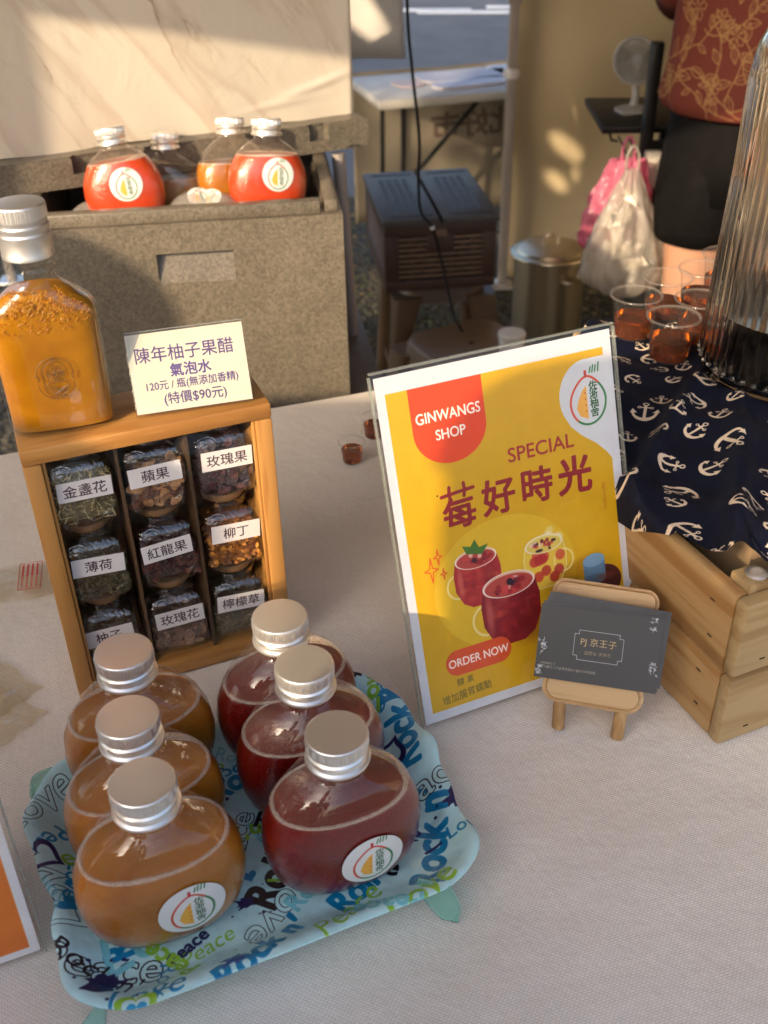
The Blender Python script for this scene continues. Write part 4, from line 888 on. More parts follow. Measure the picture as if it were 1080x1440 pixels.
m_cup = thin('cup_plastic', (1, 1, 1), 1, .05, 0, .02, (.9, .9, .9))
m_teal, t, p = base_mat('amber_tea'); t.links.new(ramp(t, noise(t, coords(t), 30, 2), [(.3, (.42, .085, .002)), (.7, (.30, .050, .001))]), p.inputs['Base Color']); p.inputs['Transmission Weight'].default_value = .85; p.inputs['IOR'].default_value = 1.33; p.inputs['Roughness'].default_value = .03
def make_cup(name, label, s=1.0, lv=.022, grp='small clear plastic cups of tea on the anchor cloth', slosh=0):
    r = thing(name, label, 'cup', group=grp)
    bm = bmesh.new(); pr_ = [(.0001, .0012), (.0165, .0012), (.0178, .0004), (.0182, .0016), (.0190, .012), (.0200, .024), (.0218, .036), (.0226, .0405)]
    lathe(bm, [(a * s, b * s) for a, b in pr_], 48, cap0=False, cap1=False); obj('cup_wall', bm, m_cup, r, 60)
    bm = bmesh.new(); lathe(bm, [(a * s, b * s) for a, b in ((.0226, .0400), (.0250, .0402), (.0255, .0412), (.0250, .0424), (.0236, .0426), (.0226, .0414))], 48, cap0=False, cap1=False); obj('rim', bm, thinrim, r, 60)
    rl = .0182 + (.0200 - .0182) * lv / .024; bm = bmesh.new(); lathe(bm, [(.0001, .0016 * s), (.0172 * s, .0016 * s), (.0178 * s, .003 * s), ((rl - .0004) * s, lv * s), (.0001, (lv - .0003) * s)], 48, cap0=False, cap1=False); obj('tea', bm, m_teal, r, 40)
    return r
thinrim = thin('cup_rim_plastic', (.95, .95, .95), 1.0, .12, 0, .14, (.75, .68, .62))
CUPS = [((.2475, .9385), .020, 'clear plastic tea cup at the left end of the cluster behind the poster corner'), ((.2705, .8860), .021, 'clear plastic tea cup standing nearest the viewer beside the dispenser'),
        ((.2880, .9830), .016, 'clear tea cup behind the leftmost cup, under the plastic bag'), ((.3060, .9250), .022, 'clear tea cup half hidden by the dispenser, behind the nearest cup'),
        ((.3290, 1.0020), .017, 'clear tea cup in the back row, partly behind the dispenser'), ((.3640, 1.0420), .017, 'farthest clear tea cup, only its rim edge showing beside the dispenser')]
cr = None
for (x, y), lv, lb in CUPS:
    c_ = make_cup('tea_cup', lb, 1.0, lv); c_.location = (x, y, ZC); c_.rotation_euler = (0, 0, random.uniform(0, 6))
gq = 'tiny tasting cups on the tablecloth'
c_ = make_cup('tasting_cup', 'tiny tasting cup of amber tea alone on the cloth left of the poster', .58, .026, gq); c_.location = (-.0330, .9600, .7505)
c_ = make_cup('tasting_cup', 'tiny tasting cup mostly hidden behind the poster edge', .58, .026, gq); c_.location = (-.0095, 1.0130, .7505)

# ================================================================== FOAM BOX, LID, MARBLE-WRAPPED DISPLAY
m, t, p = base_mat('grey_foam'); v = coords(t)
vo = nd(t, 'ShaderNodeTexVoronoi', Scale=330.0); t.links.new(v, vo.inputs['Vector']); vc = ramp(t, vo.outputs['Color'], [(.1, (.115, .098, .073)), (.9, (.215, .184, .142))])
mm = nd(t, 'ShaderNodeMix', data_type='RGBA', blend_type='MULTIPLY'); mm.inputs[0].default_value = 1; t.links.new(vc, mm.inputs[6]); t.links.new(ramp(t, noise(t, v, 9, 6, .7), [(.3, (.72,) * 3), (.7, (1,) * 3)]), mm.inputs[7])
t.links.new(mm.outputs[2], p.inputs['Base Color']); p.inputs['Roughness'].default_value = .34; b1 = bump(t, p, vo.outputs['Distance'], -1.0, .004); bump(t, p, noise(t, v, 60, 4), .3, .002, b1)
m_foamb = m
FB, FY = Vector((-.048, 1.424, .580)), R(6.3)         # bottom right front corner, local x runs left (negative)
fb = thing('foam_cooler_box', 'grey foam cooler box holding drink bottles, behind the jar box', 'cooler', FB, FY)
BWd, BDp, BHt, TH = .446, .345, .308, .026
bm = bmesh.new(); hx0, hx1, hz0, hz1 = -.262, -.155, .205, .248
# front wall as a frame round the recessed hand hold
box(bm, (-BWd, 0, 0), (0, TH, hz0)); box(bm, (-BWd, 0, hz1), (0, TH, BHt - .018)); box(bm, (-BWd, 0, hz0), (hx0, TH, hz1)); box(bm, (hx1, 0, hz0), (0, TH, hz1))
vsl = [bm.verts.new(q) for q in ((hx0, .0005, hz0), (hx1, .0005, hz0), (hx1, .016, hz1), (hx0, .016, hz1))]; bm.faces.new(vsl)
bmesh.ops.remove_doubles(bm, verts=bm.verts, dist=1e-5)
obj('front_wall', bm, m_foamb, fb)
obj('side_wall', bx((-TH, TH, 0), (0, BDp - TH, BHt - .018)), m_foamb, fb); obj('side_wall', bx((-BWd, TH, 0), (-BWd + TH, BDp - TH, BHt - .018)), m_foamb, fb)
obj('back_wall', bx((-BWd, BDp - TH, 0), (0, BDp, BHt - .018)), m_foamb, fb); obj('base', bx((-BWd + TH, TH, 0), (-TH, BDp - TH, .03)), m_foamb, fb)
bm = bmesh.new(); hR = BHt - .018
box(bm, (-BWd + .006, .006, hR), (-.03, TH, BHt), .002); box(bm, (-.024, .012, hR), (-.006, BDp - .006, BHt - .001), .002); box(bm, (-BWd + .006, TH, hR), (-BWd + .024, BDp - .006, BHt - .001), .002); obj('rim', bm, m_foamb, fb, 30)
for q in (-BWd + .001, -.0009 - .010): pass
LD = thing('foam_cover', 'grey foam cooler lid lying askew across the back of the cooler box', 'lid', (-.0113, 1.7048, .9075 - .018), R(24.3))
LD.location.z = .58 + BHt + .0005
LT_, LW, LDp = .043, .600, .38
bm = bmesh.new(); P = [(-LW, 0), (-.465, 0), (-.46, .014), (-.365, .014), (-.36, 0), (-.10, 0), (-.096, .010), (-.072, .010), (-.068, 0), (0, 0), (0, LDp), (-LW, LDp)]
prism(bm, P, .018, LT_); prism(bm, [(-LW, 0), (0, 0), (0, LDp), (-LW, LDp)], 0, .018); bmesh.ops.bevel(bm, geom=[e for e in bm.edges if abs(e.verts[0].co.z - e.verts[1].co.z) < 1e-6 and max(e.verts[0].co.z, e.verts[1].co.z) > .04], offset=.0025, segments=2, affect='EDGES')
obj('lid_slab', bm, m_foamb, LD, 30)
m, t, p = base_mat('marble_vinyl'); v = coords(t, (1, 1, 1), (0, R(28), 0))
sc_ = coords(t, (2.2, 2.2, 9)); 
def veins(rot, wd, sc, ds_):
    vv = coords(t, (1, 1, 1), (0, R(rot), 0)); mp = nd(t, 'ShaderNodeMapping'); mp.inputs['Scale'].default_value = (sc, sc, sc * .22); t.links.new(vv, mp.inputs[0])
    n = nd(t, 'ShaderNodeTexNoise', Scale=1.0, Detail=7.0, Roughness=.55, Distortion=ds_); t.links.new(mp.outputs[0], n.inputs['Vector'])
    return ramp(t, n.outputs[0], [(.5 - wd * 3, (0, 0, 0)), (.5 - wd * .6, (.35, .35, .35)), (.5, (1, 1, 1)), (.5 + wd * .5, (0, 0, 0))])
va, vb = veins(30, .022, 9, .25), veins(34, .05, 4.2, .35)
mx1 = nd(t, 'ShaderNodeMix', data_type='RGBA'); mx1.inputs[6].default_value = (.62, .565, .475, 1); mx1.inputs[7].default_value = (.25, .16, .10, 1)
mu = nd(t, 'ShaderNodeMath', operation='MULTIPLY'); t.links.new(va, mu.inputs[0]); t.links.new(ramp(t, noise(t, v, 5, 2), [(.45, (0, 0, 0)), (.62, (.9, .9, .9))]), mu.inputs[1]); t.links.new(mu.outputs[0], mx1.inputs[0])
mx2 = nd(t, 'ShaderNodeMix', data_type='RGBA'); mx2.inputs[7].default_value = (.50, .41, .33, 1); mu2 = nd(t, 'ShaderNodeMath', operation='MULTIPLY'); mu2.inputs[1].default_value = .75; t.links.new(vb, mu2.inputs[0]); t.links.new(mu2.outputs[0], mx2.inputs[0]); t.links.new(mx1.outputs[2], mx2.inputs[6])
t.links.new(mx2.outputs[2], p.inputs['Base Color']); p.inputs['Roughness'].default_value = .22; bump(t, p, noise(t, v, 14, 3, .5, 1.5), .25, .006)
m_marb = m
MBx = thing('marble_wrapped_box', 'large box wrapped in cream marbled vinyl, standing on the foam lid', 'box', (-.0330, 1.7355, .58 + BHt + LT_ + .001), R(24.8))
bm = bmesh.new(); nx, nz = 120, 60
def wrap(a, b):
    x = -.66 + .66 * a; z = .36 * b; rr = random.Random(1)
    y = .0018 * math.sin(50 * (x + .4 * z)) * math.exp(-z * 30) + .003 * math.exp(-((z - .035 - .25 * (x + .12)) / .006) ** 2) * math.exp(-((x + .06) / .06) ** 2) + .002 * math.exp(-((z - .02 - .1 * (x + .2)) / .004) ** 2) * math.exp(-((x + .12) / .06) ** 2) + .0015 * math.sin(22 * x + 9 * z)
    edge = .004 * (max(0, 1 - (0 - x) / .008) ** 2); return (x, -y + edge, z + .0015 * math.sin(30 * x) * (1 - b) ** 4)
obj('wrap_front', sheet(wrap, 220, 90), m_marb, MBx, 60)
obj('wrap_body', bx((-.66, .006, .0), (-.0005, .32, .36), .004), m_marb, MBx, 30)
# stand of splayed steel legs under the box
st = thing('steel_stand', 'low steel trestle stand carrying the grey foam cooler box', 'stand', (-.25, 1.60, GZ), R(8))
obj('stand_top', bx((-.26, -.19, .690), (.235, .20, .7085), .003), M('stand_board', (.16, .13, .11), .6), st, 30)
for x0, y0, x1, y1 in ((.200, .06, .255, .02), (.165, .20, .185, .26), (-.2, -.12, -.27, -.15), (-.2, .16, -.27, .2)):
    bm = bmesh.new(); tube(bm, [(x1, y1, 0), (x0 + (x1 - x0) * .1, y0, .689)], .0115, 14); obj('leg', bm, m_pole, st, 40)
fr = thing('pole_frame', 'slanting grey-brown steel legs standing just right of the foam cooler box', 'frame', (0, 0, GZ))
for a, b in (((-.060, 1.69, 1.012), (-.020, 1.63, .0)), ((-.100, 1.80, 1.012), (-.085, 1.92, .0))):
    bm = bmesh.new(); tube(bm, [b, a], .0105, 16); obj('leg', bm, m_pole, fr, 40)
# bottles standing in the cooler
specs = [('red_bottle', 'orange-red drink bottle with fruit sticker, left in foam cooler', m_orange_red, (-.352, 1.474), (.006, .052), 10, -6, .079, .856),
         ('pale_bottle', 'pale tea bottle standing upright behind, left of centre in the foam cooler', m_pale, (-.310, 1.555), None, 0, 0, .062, .826),
         ('amber_bottle', 'amber drink bottle at the back right in the foam cooler box', m_amber, (-.212, 1.552), None, 25, 4, .064, .846),
         ('red_bottle', 'orange-red drink bottle with fruit sticker, right in foam cooler', m_orange_red, (-.158, 1.490), (.008, .054), 16, 5, .076, .858)]
for nm, lb, lq, (x, y), stk, yw, tilt, lv, z in specs:
    b = make_bottle(nm, lb, lq, lv, sticker=stk, grp='drink bottles inside the foam cooler'); b.location = (x, y, z - .008); b.scale = (1.1, 1.1, 1.1); b.rotation_euler = (R(-8), R(tilt), R(yw))
m_clearb = thin('clouded_clear_plastic', (.96, .97, .96), 1, .12, 60, .45, (.78, .76, .72))
for k, (x, y, z, rz, lb) in enumerate(((-.262, 1.466, .858, 20, 'clouded clear bottle lying by the left red bottle in the cooler'), (-.225, 1.466, .856, -15, 'clouded clear bottle lying in the middle of the cooler, sticker up'), (-.405, 1.470, .848, 5, 'clouded clear bottle end peeping over the cooler rim at far left'))):
    r = thing('lying_bottle', lb, 'bottle', (x, y, z), R(rz), 'clouded bottles lying in the cooler')
    bm = bmesh.new(); loft(bm, [[(x * .8, y, z * .8) for x, y, z in bring(h, 0, 40)] for h in (.0005, .003, .01, .02, .04, .055, .068, .078, .085, .0905)]); obj('bottle_wall', bm, m_clearb, r, 50).matrix_local = Matrix.Rotation(R(-62), 4, 'X') @ Matrix.Translation((0, 0, -.045))
    if k < 2:
        bm = bmesh.new(); lathe(bm, [(.0165, 0), (.0165, .0003), (.0001, .0004)], 32, cap1=False); o = obj('sticker', bm, m_sticker, r); uv_planar(o, lambda c: (c.x / .033 + .5, c.y / .033 + .5)); o.location = (.010 - .02 * k, -.004, .0285); o.rotation_euler = (R(28), 0, 0)
pk = obj('cold_pack', bx((-.385, .032, .03), (-.055, .30, .205), .02), M('ice_water_dark', (.03, .03, .028), .3), None, 40); pk.location = FB; pk.rotation_euler = (0, 0, FY); tag(pk, 'dark cold packs heaped under the bottles inside the foam cooler', 'cold pack')

# ================================================================== BACKGROUND
# brown lattice crate on stool
m_brown = M('brown_plastic', (.075, .042, .030), .42, 0, .15, 30, .2, .0006); m_lidg = M('grey_lid_plastic', (.10, .092, .085), .5, 0, .12, 60, .4, .0008, spec=.25); m_dark = M('dark_gap', (.015, .012, .010), .7)
m_slat = M('brown_slat_plastic', (.21, .135, .085), .45, 0, .12, 30)
bc = thing('folding_crate', 'brown plastic lattice folding crate with a grey lid, sitting on a tan stool', 'crate', (.0158, 2.40, .357), R(7))
Wc, Dc, Hc = .272, .385, .180
obj('crate_body', bx((.006, .008, .002), (Wc - .006, Dc, Hc - .022), .006), m_dark, bc, 30)
bm = bmesh.new(); box(bm, (0, 0, 0), (Wc, .008, .026), .003); box(bm, (0, 0, Hc - .045), (Wc, .008, Hc - .015), .003); box(bm, (0, 0, .022), (.034, .008, Hc - .04), .003); box(bm, (Wc - .034, 0, .022), (Wc, .008, Hc - .04), .003); box(bm, (.103, -.0015, .094), (.168, .008, .140), .004); obj('front_frame', bm, m_brown, bc, 30)
for k in range(8):
    z = .032 + .0133 * k; L_, R_ = .034, Wc - .034
    cuts = [L_] + ([L_ + .05, L_ + .095, L_ + .15] if k % 2 else [L_ + .028, L_ + .075, L_ + .125, L_ + .175]) + [R_]
    obj('lattice_slat', bx((L_ - .001, .001, z), ((.103 if k > 4 else R_) + .001, .0075, z + .0062), .001), m_slat, bc, 30)
    if k > 4: obj('lattice_slat', bx((.168, .001, z), (R_ + .001, .0075, z + .0062), .001), m_slat, bc, 30)
    for q in cuts[1:-1]:
        if k > 4 and .1 < q < .17: continue
        obj('lattice_link', bx((q, .0018, z + .0055), (q + .012, .007, z + .0138)), m_brown, bc)
bm = bmesh.new(); box(bm, (-.0005, .004, 0), (.008, Dc, .045), .003); box(bm, (-.0005, .004, Hc - .045), (.008, Dc, Hc - .015), .003); box(bm, (-.0005, .004, .04), (.008, .04, Hc - .04), .003); box(bm, (-.0005, Dc - .03, .04), (.008, Dc, Hc - .04), .003); obj('left_frame', bm, m_brown, bc, 30)
for k in range(7): obj('lattice_slat', bx((.0005, .038, .052 + .0133 * k), (.007, Dc - .028, .0582 + .0133 * k), .001), m_slat, bc, 30)
obj('right_side', bx((Wc - .008, .004, .0), (Wc + .0005, Dc, Hc - .015), .003), m_brown, bc, 30); obj('catch', bx((.123, -.004, Hc - .047), (.150, .001, Hc - .030), .001), m_slat, bc, 30)
for s in (0, 1):
    x0, x1 = (-.006, Wc / 2 - .004) if s == 0 else (Wc / 2 + .004, Wc + .006)
    pl_ = obj('lid_flap', bx((x0, -.008, Hc - .017), (x1, Dc + .006, Hc), .004), m_lidg, bc, 30)
    obj('lid_groove', bx((x0 + .02, .012, Hc - .001), (x1 - .012, .020, Hc + .0006), .0002), m_dark, pl_); obj('lid_groove', bx((x0 + .02, Dc - .03, Hc - .001), (x1 - .012, Dc - .022, Hc + .0006), .0002), m_dark, pl_)
    bm = bmesh.new()
    for i in range(22):
        for jx in range(4): box(bm, (x0 + .03 + jx * .02 + .004 * (i % 2), .05 + i * .0125, Hc - .001), (x0 + .042 + jx * .02 + .004 * (i % 2), .0545 + i * .0125, Hc + .0012))
    obj('lid_emboss', bm, M('lid_emboss_plastic', (.05, .055, .056), .4), pl_, kind='stuff')
m_tan = M('tan_plastic', (.22, .145, .085), .35, 0, .08, 12, .1); m_tan2 = M('brown_tan_plastic', (.13, .082, .048), .4, 0, .08, 12, .1)
def stool(label, x, y, yaw, h, s, mat, hole=True):
    r = thing('plastic_stool', label, 'stool', (x, y, GZ), yaw, 'plastic stools on the ground behind the stall')
    bm = bmesh.new(); loft(bm, [[(px, py, z) for px, py in rrect(w_, w_, r_, 6)] for w_, r_, z in ((s + .016, .06, h - .05), (s + .012, .06, h - .045), (s + .006, .055, h - .012), (s - .004, .05, h - .003), (s - .02, .045, h))], False, True); obj('seat', bm, mat, r, 40)
    for sx in (-1, 1):
        for sy in (-1, 1):
            bm = bmesh.new(); k = s / 2; loft(bm, [[(sx * (k - .015) + px, sy * (k - .015) + py, h - .03) for px, py in rrect(.075, .075, .02, 3)], [(sx * (k + .005) + px, sy * (k + .005) + py, h - .14) for px, py in rrect(.050, .050, .015, 3)], [(sx * (k + .03) + px, sy * (k + .03) + py, 0) for px, py in rrect(.036, .036, .01, 3)]]); obj('leg', bm, mat, r, 40)
    for a in range(4):
        bm = bx((-s / 2, s / 2 + .006, h * .42), (s / 2, s / 2 + .020, h * .42 + .03), .004); bmesh.ops.rotate(bm, verts=bm.verts, matrix=Matrix.Rotation(a * math.pi / 2, 3, 'Z')); obj('stretcher', bm, mat, r, 30)
    if hole:
        bm = bmesh.new(); lathe(bm, [(.0001, 0), (.007, 0), (.007, .0008), (.0001, .0008)], 16, cap0=False, cap1=False); obj('seat_hole', bm, m_dark, r).location = (0, 0, h - .0002)
    return r
stool('brown plastic stool under the lattice folding crate', .150, 2.565, R(7), .357 - GZ - .001, .215, m_tan2)
stool('low tan plastic stool standing in front of the brown lattice crate', .205, 2.140, R(28), .47, .235, m_tan)
jr = thing('white_lidded_jar', 'small white lidded pot on the tan stool, just above the poster edge', 'pot', (.288, 2.090, .340)); m_white = M('white_plastic', (.75, .72, .66), .4, 0, .05)
bm = bmesh.new(); lathe(bm, [(.024, 0), (.027, .002), (.028, .03), (.026, .034)], 32); obj('pot_body', bm, m_white, jr, 40); bm = bmesh.new(); lathe(bm, [(.030, .034), (.031, .036), (.031, .044), (.029, .046), (.0001, .047)], 32, cap1=False); obj('lid', bm, m_white, jr, 30)
# back table
BTb = thing('back_table', 'long white folding table at the back by the tent pole, banner hanging behind', 'table', (.20, 3.84, GZ), R(15.5))
obj('tabletop', bx((-.245, -.19, .640), (1.25, .22, .672), .01), M('white_table_plastic', (.40, .39, .37), .45, 0, .06, 12), BTb, 40)
def tb(P, r, nm, mt=m_black): bm = bmesh.new(); tube(bm, P, r, 10); return obj(nm, bm, mt, BTb, 50)
for x in (-.145, 1.1):
    for y in (-.12, .14): tb([(x - .03, y, 0), (x, y, .25), (x + .005, y, .641)], .0085, 'leg')
    tb([(x - .018, -.12, .28), (x - .018, .14, .28)], .007, 'crossbar')
tb([(-.150, .01, .285), (-.02, .01, .40), (.22, .01, .640)], .008, 'brace'); tb([(-.14, .01, .22), (-.05, .01, .36)], .007, 'brace')
m_lav = M('lavender_paper', (.40, .38, .46), .5, 0, .1, 10)
for k, (x, y, z, w_, d_, rz, c_) in enumerate(((.14, .06, .672, .34, .15, -4, (.42, .41, .47)), (.13, -.06, .672, .30, .10, 6, (.50, .48, .55)), (.42, .10, .672, .30, .16, 3, (.46, .50, .58)), (.47, -.02, .672, .16, .09, -8, (.72, .72, .72)), (-.08, .02, .672, .10, .12, 20, (.60, .45, .40)))):
    lb = ['lavender document tray lying at the back of the white table', 'lavender sheet stack along the near edge of the white table', 'blue-grey sheet at the right back of the white table', 'round-cornered white dish by the tent pole on the back table', 'small pinkish leaflet at the left end of the back table'][k]
    bm = bmesh.new(); prism(bm, rrect(w_, d_, .04 if k != 2 else .01, 6), 0, .009 if k != 4 else .003); o = obj('paper_stack' if k != 3 else 'dish', bm, M('paper_' + str(k), c_, .5, 0, .12, 12), None, 30); o.matrix_world = Matrix.Translation((.20, 3.84, GZ)) @ Matrix.Rotation(R(15.5), 4, 'Z') @ Matrix.Translation((x, y, z + .001)) @ Matrix.Rotation(R(rz), 4, 'Z'); tag(o, lb, 'paper' if k != 3 else 'dish')
cb_ = Canvas(1.3, .55, 800, (132, 122, 106)); 
for k in range(14): cb_.ell(random.uniform(0, 1.3), .27, .03, .5, (146, 136, 120), .35, soft=.6)
cb_.text('竹北好市', .545, .34, .105, (92, 76, 68), 0, .03, flip=True, sx=1.15); cb_.text('Zhubei Good Market', .545, .255, .032, (128, 112, 100), flip=True, bold=.02)
m_ban = img_mat('banner_print', cb_, .7); nt_ = m_ban.node_tree
bn = obj('table_banner', sheet(lambda a, b: (-.23 + 1.3 * a, .232 + .010 * math.sin(17 * a) + .004 * math.sin(41 * a), .128 + .552 * b), 100, 8), m_ban, None, 180); bn.modifiers.new('s', 'SOLIDIFY').thickness = .001
bn.location = (.20, 3.84, GZ); bn.rotation_euler = (0, 0, R(15.5)); tag(bn, 'beige banner cloth hanging behind the back table, lettering showing through reversed', 'banner')
hp = obj('hanging_sheet', sheet(lambda a, b: (-.125 + .17 * a + .03 * (1 - b), .01 * math.sin(4 * a + 2 * b) , .0 + .62 * b + .012 * (1 - a) * 0), 12, 12), M('hanging_paper', (.62, .59, .56), .6, 0, .05, 6), None, 60); hp.location = (0.0, 2.62, .850); hp.modifiers.new('s', 'SOLIDIFY').thickness = .001
tag(hp, 'white paper sheet hanging beside the marbled box at the top', 'paper')
# cable
cbm = bmesh.new(); cp = catmull([(.055, 2.05, 1.9), (.060, 2.08, 1.40), (.0635, 2.1, 1.05), (.072, 2.1, .93), (.0860, 2.1, .800), (.0865, 2.15, .700), (.094, 2.2, .620), (.125, 2.3, .548), (.150, 2.32, .45), (.170, 2.25, .37), (.1885, 2.20, .343), (.26, 2.30, .2), (.3, 2.4, -.08), (.5, 2.7, GZ + .006)], 10)
tube(cbm, cp, .0030, 8); cbo = thing('power_cable', 'thin black power cable hanging from the tent roof past the brown crate', 'cable', (0, 0, 0)); obj('cable_run', cbm, m_black, cbo, 60)
obj('cable_tie', bx((-.004, -.006, -.003), (.005, .006, .004), .001), m_white, cbo, 30).location = (.123, 2.294, .552)
# stock pot
pt = thing('stock_pot', 'tall shiny steel stock pot with lid, in front of the tent wall', 'pot', (.492, 2.86, GZ + .06))
m_ss = M('stainless_steel', (.78, .68, .50), .34, 1, .03, 8, .05, .002, .05)
bm = bmesh.new(); lathe(bm, [(.095, 0), (.100, .004), (.101, .30), (.1015, .345), (.108, .348), (.108, .351), (.1, .352)], 64, cap1=False); obj('pot_body', bm, m_ss, pt, 40)
bm = bmesh.new(); lathe(bm, [(.113, .352), (.115, .354), (.114, .357), (.098, .361), (.094, .368), (.070, .374), (.03, .377), (.0001, .378)], 64, cap0=True, cap1=False); obj('lid', bm, m_ss, pt, 35)
bm = bmesh.new(); tube(bm, [(-.02, 0, .376), (-.02, 0, .395), (-.01, 0, .402), (.01, 0, .402), (.02, 0, .395), (.02, 0, .376)], .004, 8); obj('lid_handle', bm, m_ss, pt, 40)
for s in (-1, 1):
    bm = bmesh.new(); tube(bm, catmull([(s * .100, -.03, .30), (s * .130, -.028, .305), (s * .135, 0, .307), (s * .130, .028, .305), (s * .100, .03, .30)], 5), .0045, 8); o = obj('side_handle', bm, m_ss, pt, 40); o.rotation_euler = (0, 0, R(-60))
tag(obj('black_base_tub', bx((-.16, -.14, 0), (.13, .15, .058), .01), m_black, None, 30), 'low black tub under the steel stock pot', 'tub').location = (.47, 2.86, GZ + .001)
# black rack with shelf, upright board
rk = thing('black_rack', 'black metal work table with an upright board, beside the standing person', 'table', (.535, 2.52, GZ), R(-2))
m_blk = M('black_metal', (.006, .006, .006), .4, 0, .3, 14, .1, spec=.2)
obj('shelf_board', bx((0, 0, .822), (.75, .30, .838), .002), m_blk, rk, 30); obj('upright_board', bx((.085, -.055, .40), (.110, -.020, 1.028), .002), m_blk, rk, 30)
bm = bmesh.new(); box(bm, (.112, -.048, .10), (.36, -.03, .815)); obj('back_panel', bm, m_blk, rk)
for x in (.20, .70):
    for y in (.02, .27): obj('leg', bx((x, y, 0), (x + .025, y + .025, .8215), .002), m_blk, rk, 30)
for x in (.062, .085): bm = bmesh.new(); tube(bm, [(x - .02, .02, .812), (x - .01, .01, .795), (x + .012, -.01, .752)], .0025, 6); obj('hook', bm, m_blk, rk, 40)
bm = bmesh.new(); tube(bm, [(.02, .015, .822), (.025, .01, .805), (.04, .01, .803)], .003, 6); obj('hook', bm, m_blk, rk, 40)
obj('white_socket_box', bx((.092, -.0735, .715), (.128, -.0555, .800), .003), M('socket_white', (.55, .52, .45), .5), rk, 30)
# desk fan
fn = thing('desk_fan', 'small grey-white desk fan standing on the black work table', 'fan', (.635, 2.66, GZ + .839), R(15))
m_fanw = M('fan_plastic', (.30, .29, .27), .4, 0, .06)
bm = bmesh.new(); loft(bm, [[(x, y, z) for x, y in rrect(w_, d_, .012, 4)] for w_, d_, z in ((.08, .06, 0), (.08, .06, .008), (.03, .03, .016))]); obj('base', bm, m_fanw, fn, 40)
bm = bmesh.new(); tube(bm, [(0, 0, .01), (.004, 0, .04), (.0, .01, .075)], [.012, .009, .008], 10); obj('neck', bm, m_fanw, fn, 50)
FH = Matrix.Translation((-.008, -.004, .118)) @ Matrix.Rotation(R(72), 4, 'X') @ Matrix.Rotation(R(-14), 4, 'Y')
bm = bmesh.new(); tube(bm, [(.052 * math.cos(R(a)), .052 * math.sin(R(a)), 0) for a in range(0, 360, 8)], .0042, 8, True); obj('guard_ring', bm, m_fanw, fn, 50).matrix_local = FH
bm = bmesh.new()
for k in range(48):
    a = 2 * math.pi * k / 48; tube(bm, [(.012 * math.cos(a), .012 * math.sin(a), .010), (.034 * math.cos(a + .2), .034 * math.sin(a + .2), .011), (.051 * math.cos(a + .35), .051 * math.sin(a + .35), .003)], .0009, 4)
for rr in (.022, .036): tube(bm, [(rr * math.cos(R(a)), rr * math.sin(R(a)), .0108) for a in range(0, 360, 12)], .0007, 4, True)
obj('guard_wires', bm, m_fanw, fn, 60, kind='stuff').matrix_local = FH
bm = bmesh.new(); lathe(bm, [(.013, .008), (.013, .013), (.0001, .014)], 24, cap1=False); obj('hub_cap', bm, M('fan_hub', (.25, .27, .29), .4), fn, 40).matrix_local = FH
for k in range(5):
    def bl(a, b, k=k): an = 2 * math.pi * k / 5 + (a - .5) * .95 + .25 * b; r_ = .012 + .035 * b; return (r_ * math.cos(an), r_ * math.sin(an), (a - .5) * .012)
    obj('blade', sheet(bl, 6, 6), M('fan_blade', (.20, .20, .19), .4), fn, 60).matrix_local = FH
bm = bmesh.new(); lathe(bm, [(.044, -.012), (.030, -.024), (.0001, -.028)], 32, cap1=False); lathe(bm, [(.053, -.001), (.050, -.012), (.044, -.012)], 32, cap0=False, cap1=False); obj('rear_guard', bm, m_fanw, fn, 50).matrix_local = FH
# plastic bags
def bag(name, label, loc, w_, d_, h_, mat, seed, neck=.16, lean=0):
    r = thing(name, label, 'bag', loc); rr = random.Random(seed); rings = []; n = 72; ph = [rr.uniform(0, 6) for _ in range(8)]
    for i in range(46):
        t_ = i / 45; z = -h_ * t_; wr = neck + (1 - neck) * math.sin(min(1, t_ * 1.25) * math.pi / 2) ** 1.3
        if t_ > .80: wr *= math.sqrt(max(.02, 1 - ((t_ - .80) / .205) ** 2)) ** .9
        ring = []
        for k in range(n):
            a = 2 * math.pi * k / n; f = 1 + (.10 + .22 * (1 - t_)) * math.sin(7 * a + ph[0] + 2 * t_) * .45 + .10 * math.sin(11 * a + ph[1] - 7 * t_) * .6 + .05 * math.sin(17 * a + 14 * t_ + ph[2]) + .04 * math.sin(5 * a - 23 * t_ + ph[3])
            ring.append((w_ / 2 * wr * f * math.cos(a) + lean * t_, d_ / 2 * wr * f * math.sin(a), z + .006 * math.sin(3 * a + ph[4]) * t_))
        rings.append(ring)
    bm = bmesh.new(); loft(bm, rings, False, True); obj('film', bm, mat, r, 70)
    bm = bmesh.new(); tube(bm, catmull([(-.014, 0, 0), (-.012, .004, .03), (0, .006, .048), (.012, .004, .03), (.014, 0, 0)], 5), .0035, 6); obj('handle', bm, mat, r, 70); return r
m_bagc = thin('bag_film', (.95, .93, .89), 1.0, .15, 70, .50, (.60, .55, .48)); m_bagp = thin('pink_bag_film', (.95, .6, .7), .8, .2, 60, .80, (.80, .22, .36))
bag('clear_plastic_bag', 'crumpled clear plastic bag stuffed with waste, hanging from the black table', (.562, 2.30, .672), .188, .13, .290, m_bagc, 3, .15, .006)
bag('pink_plastic_bag', 'pink plastic bag hanging behind the clear bag on the black table', (.572, 2.39, .668), .155, .08, .215, m_bagp, 8, .5, -.022)
bm = bmesh.new(); rr = random.Random(4)
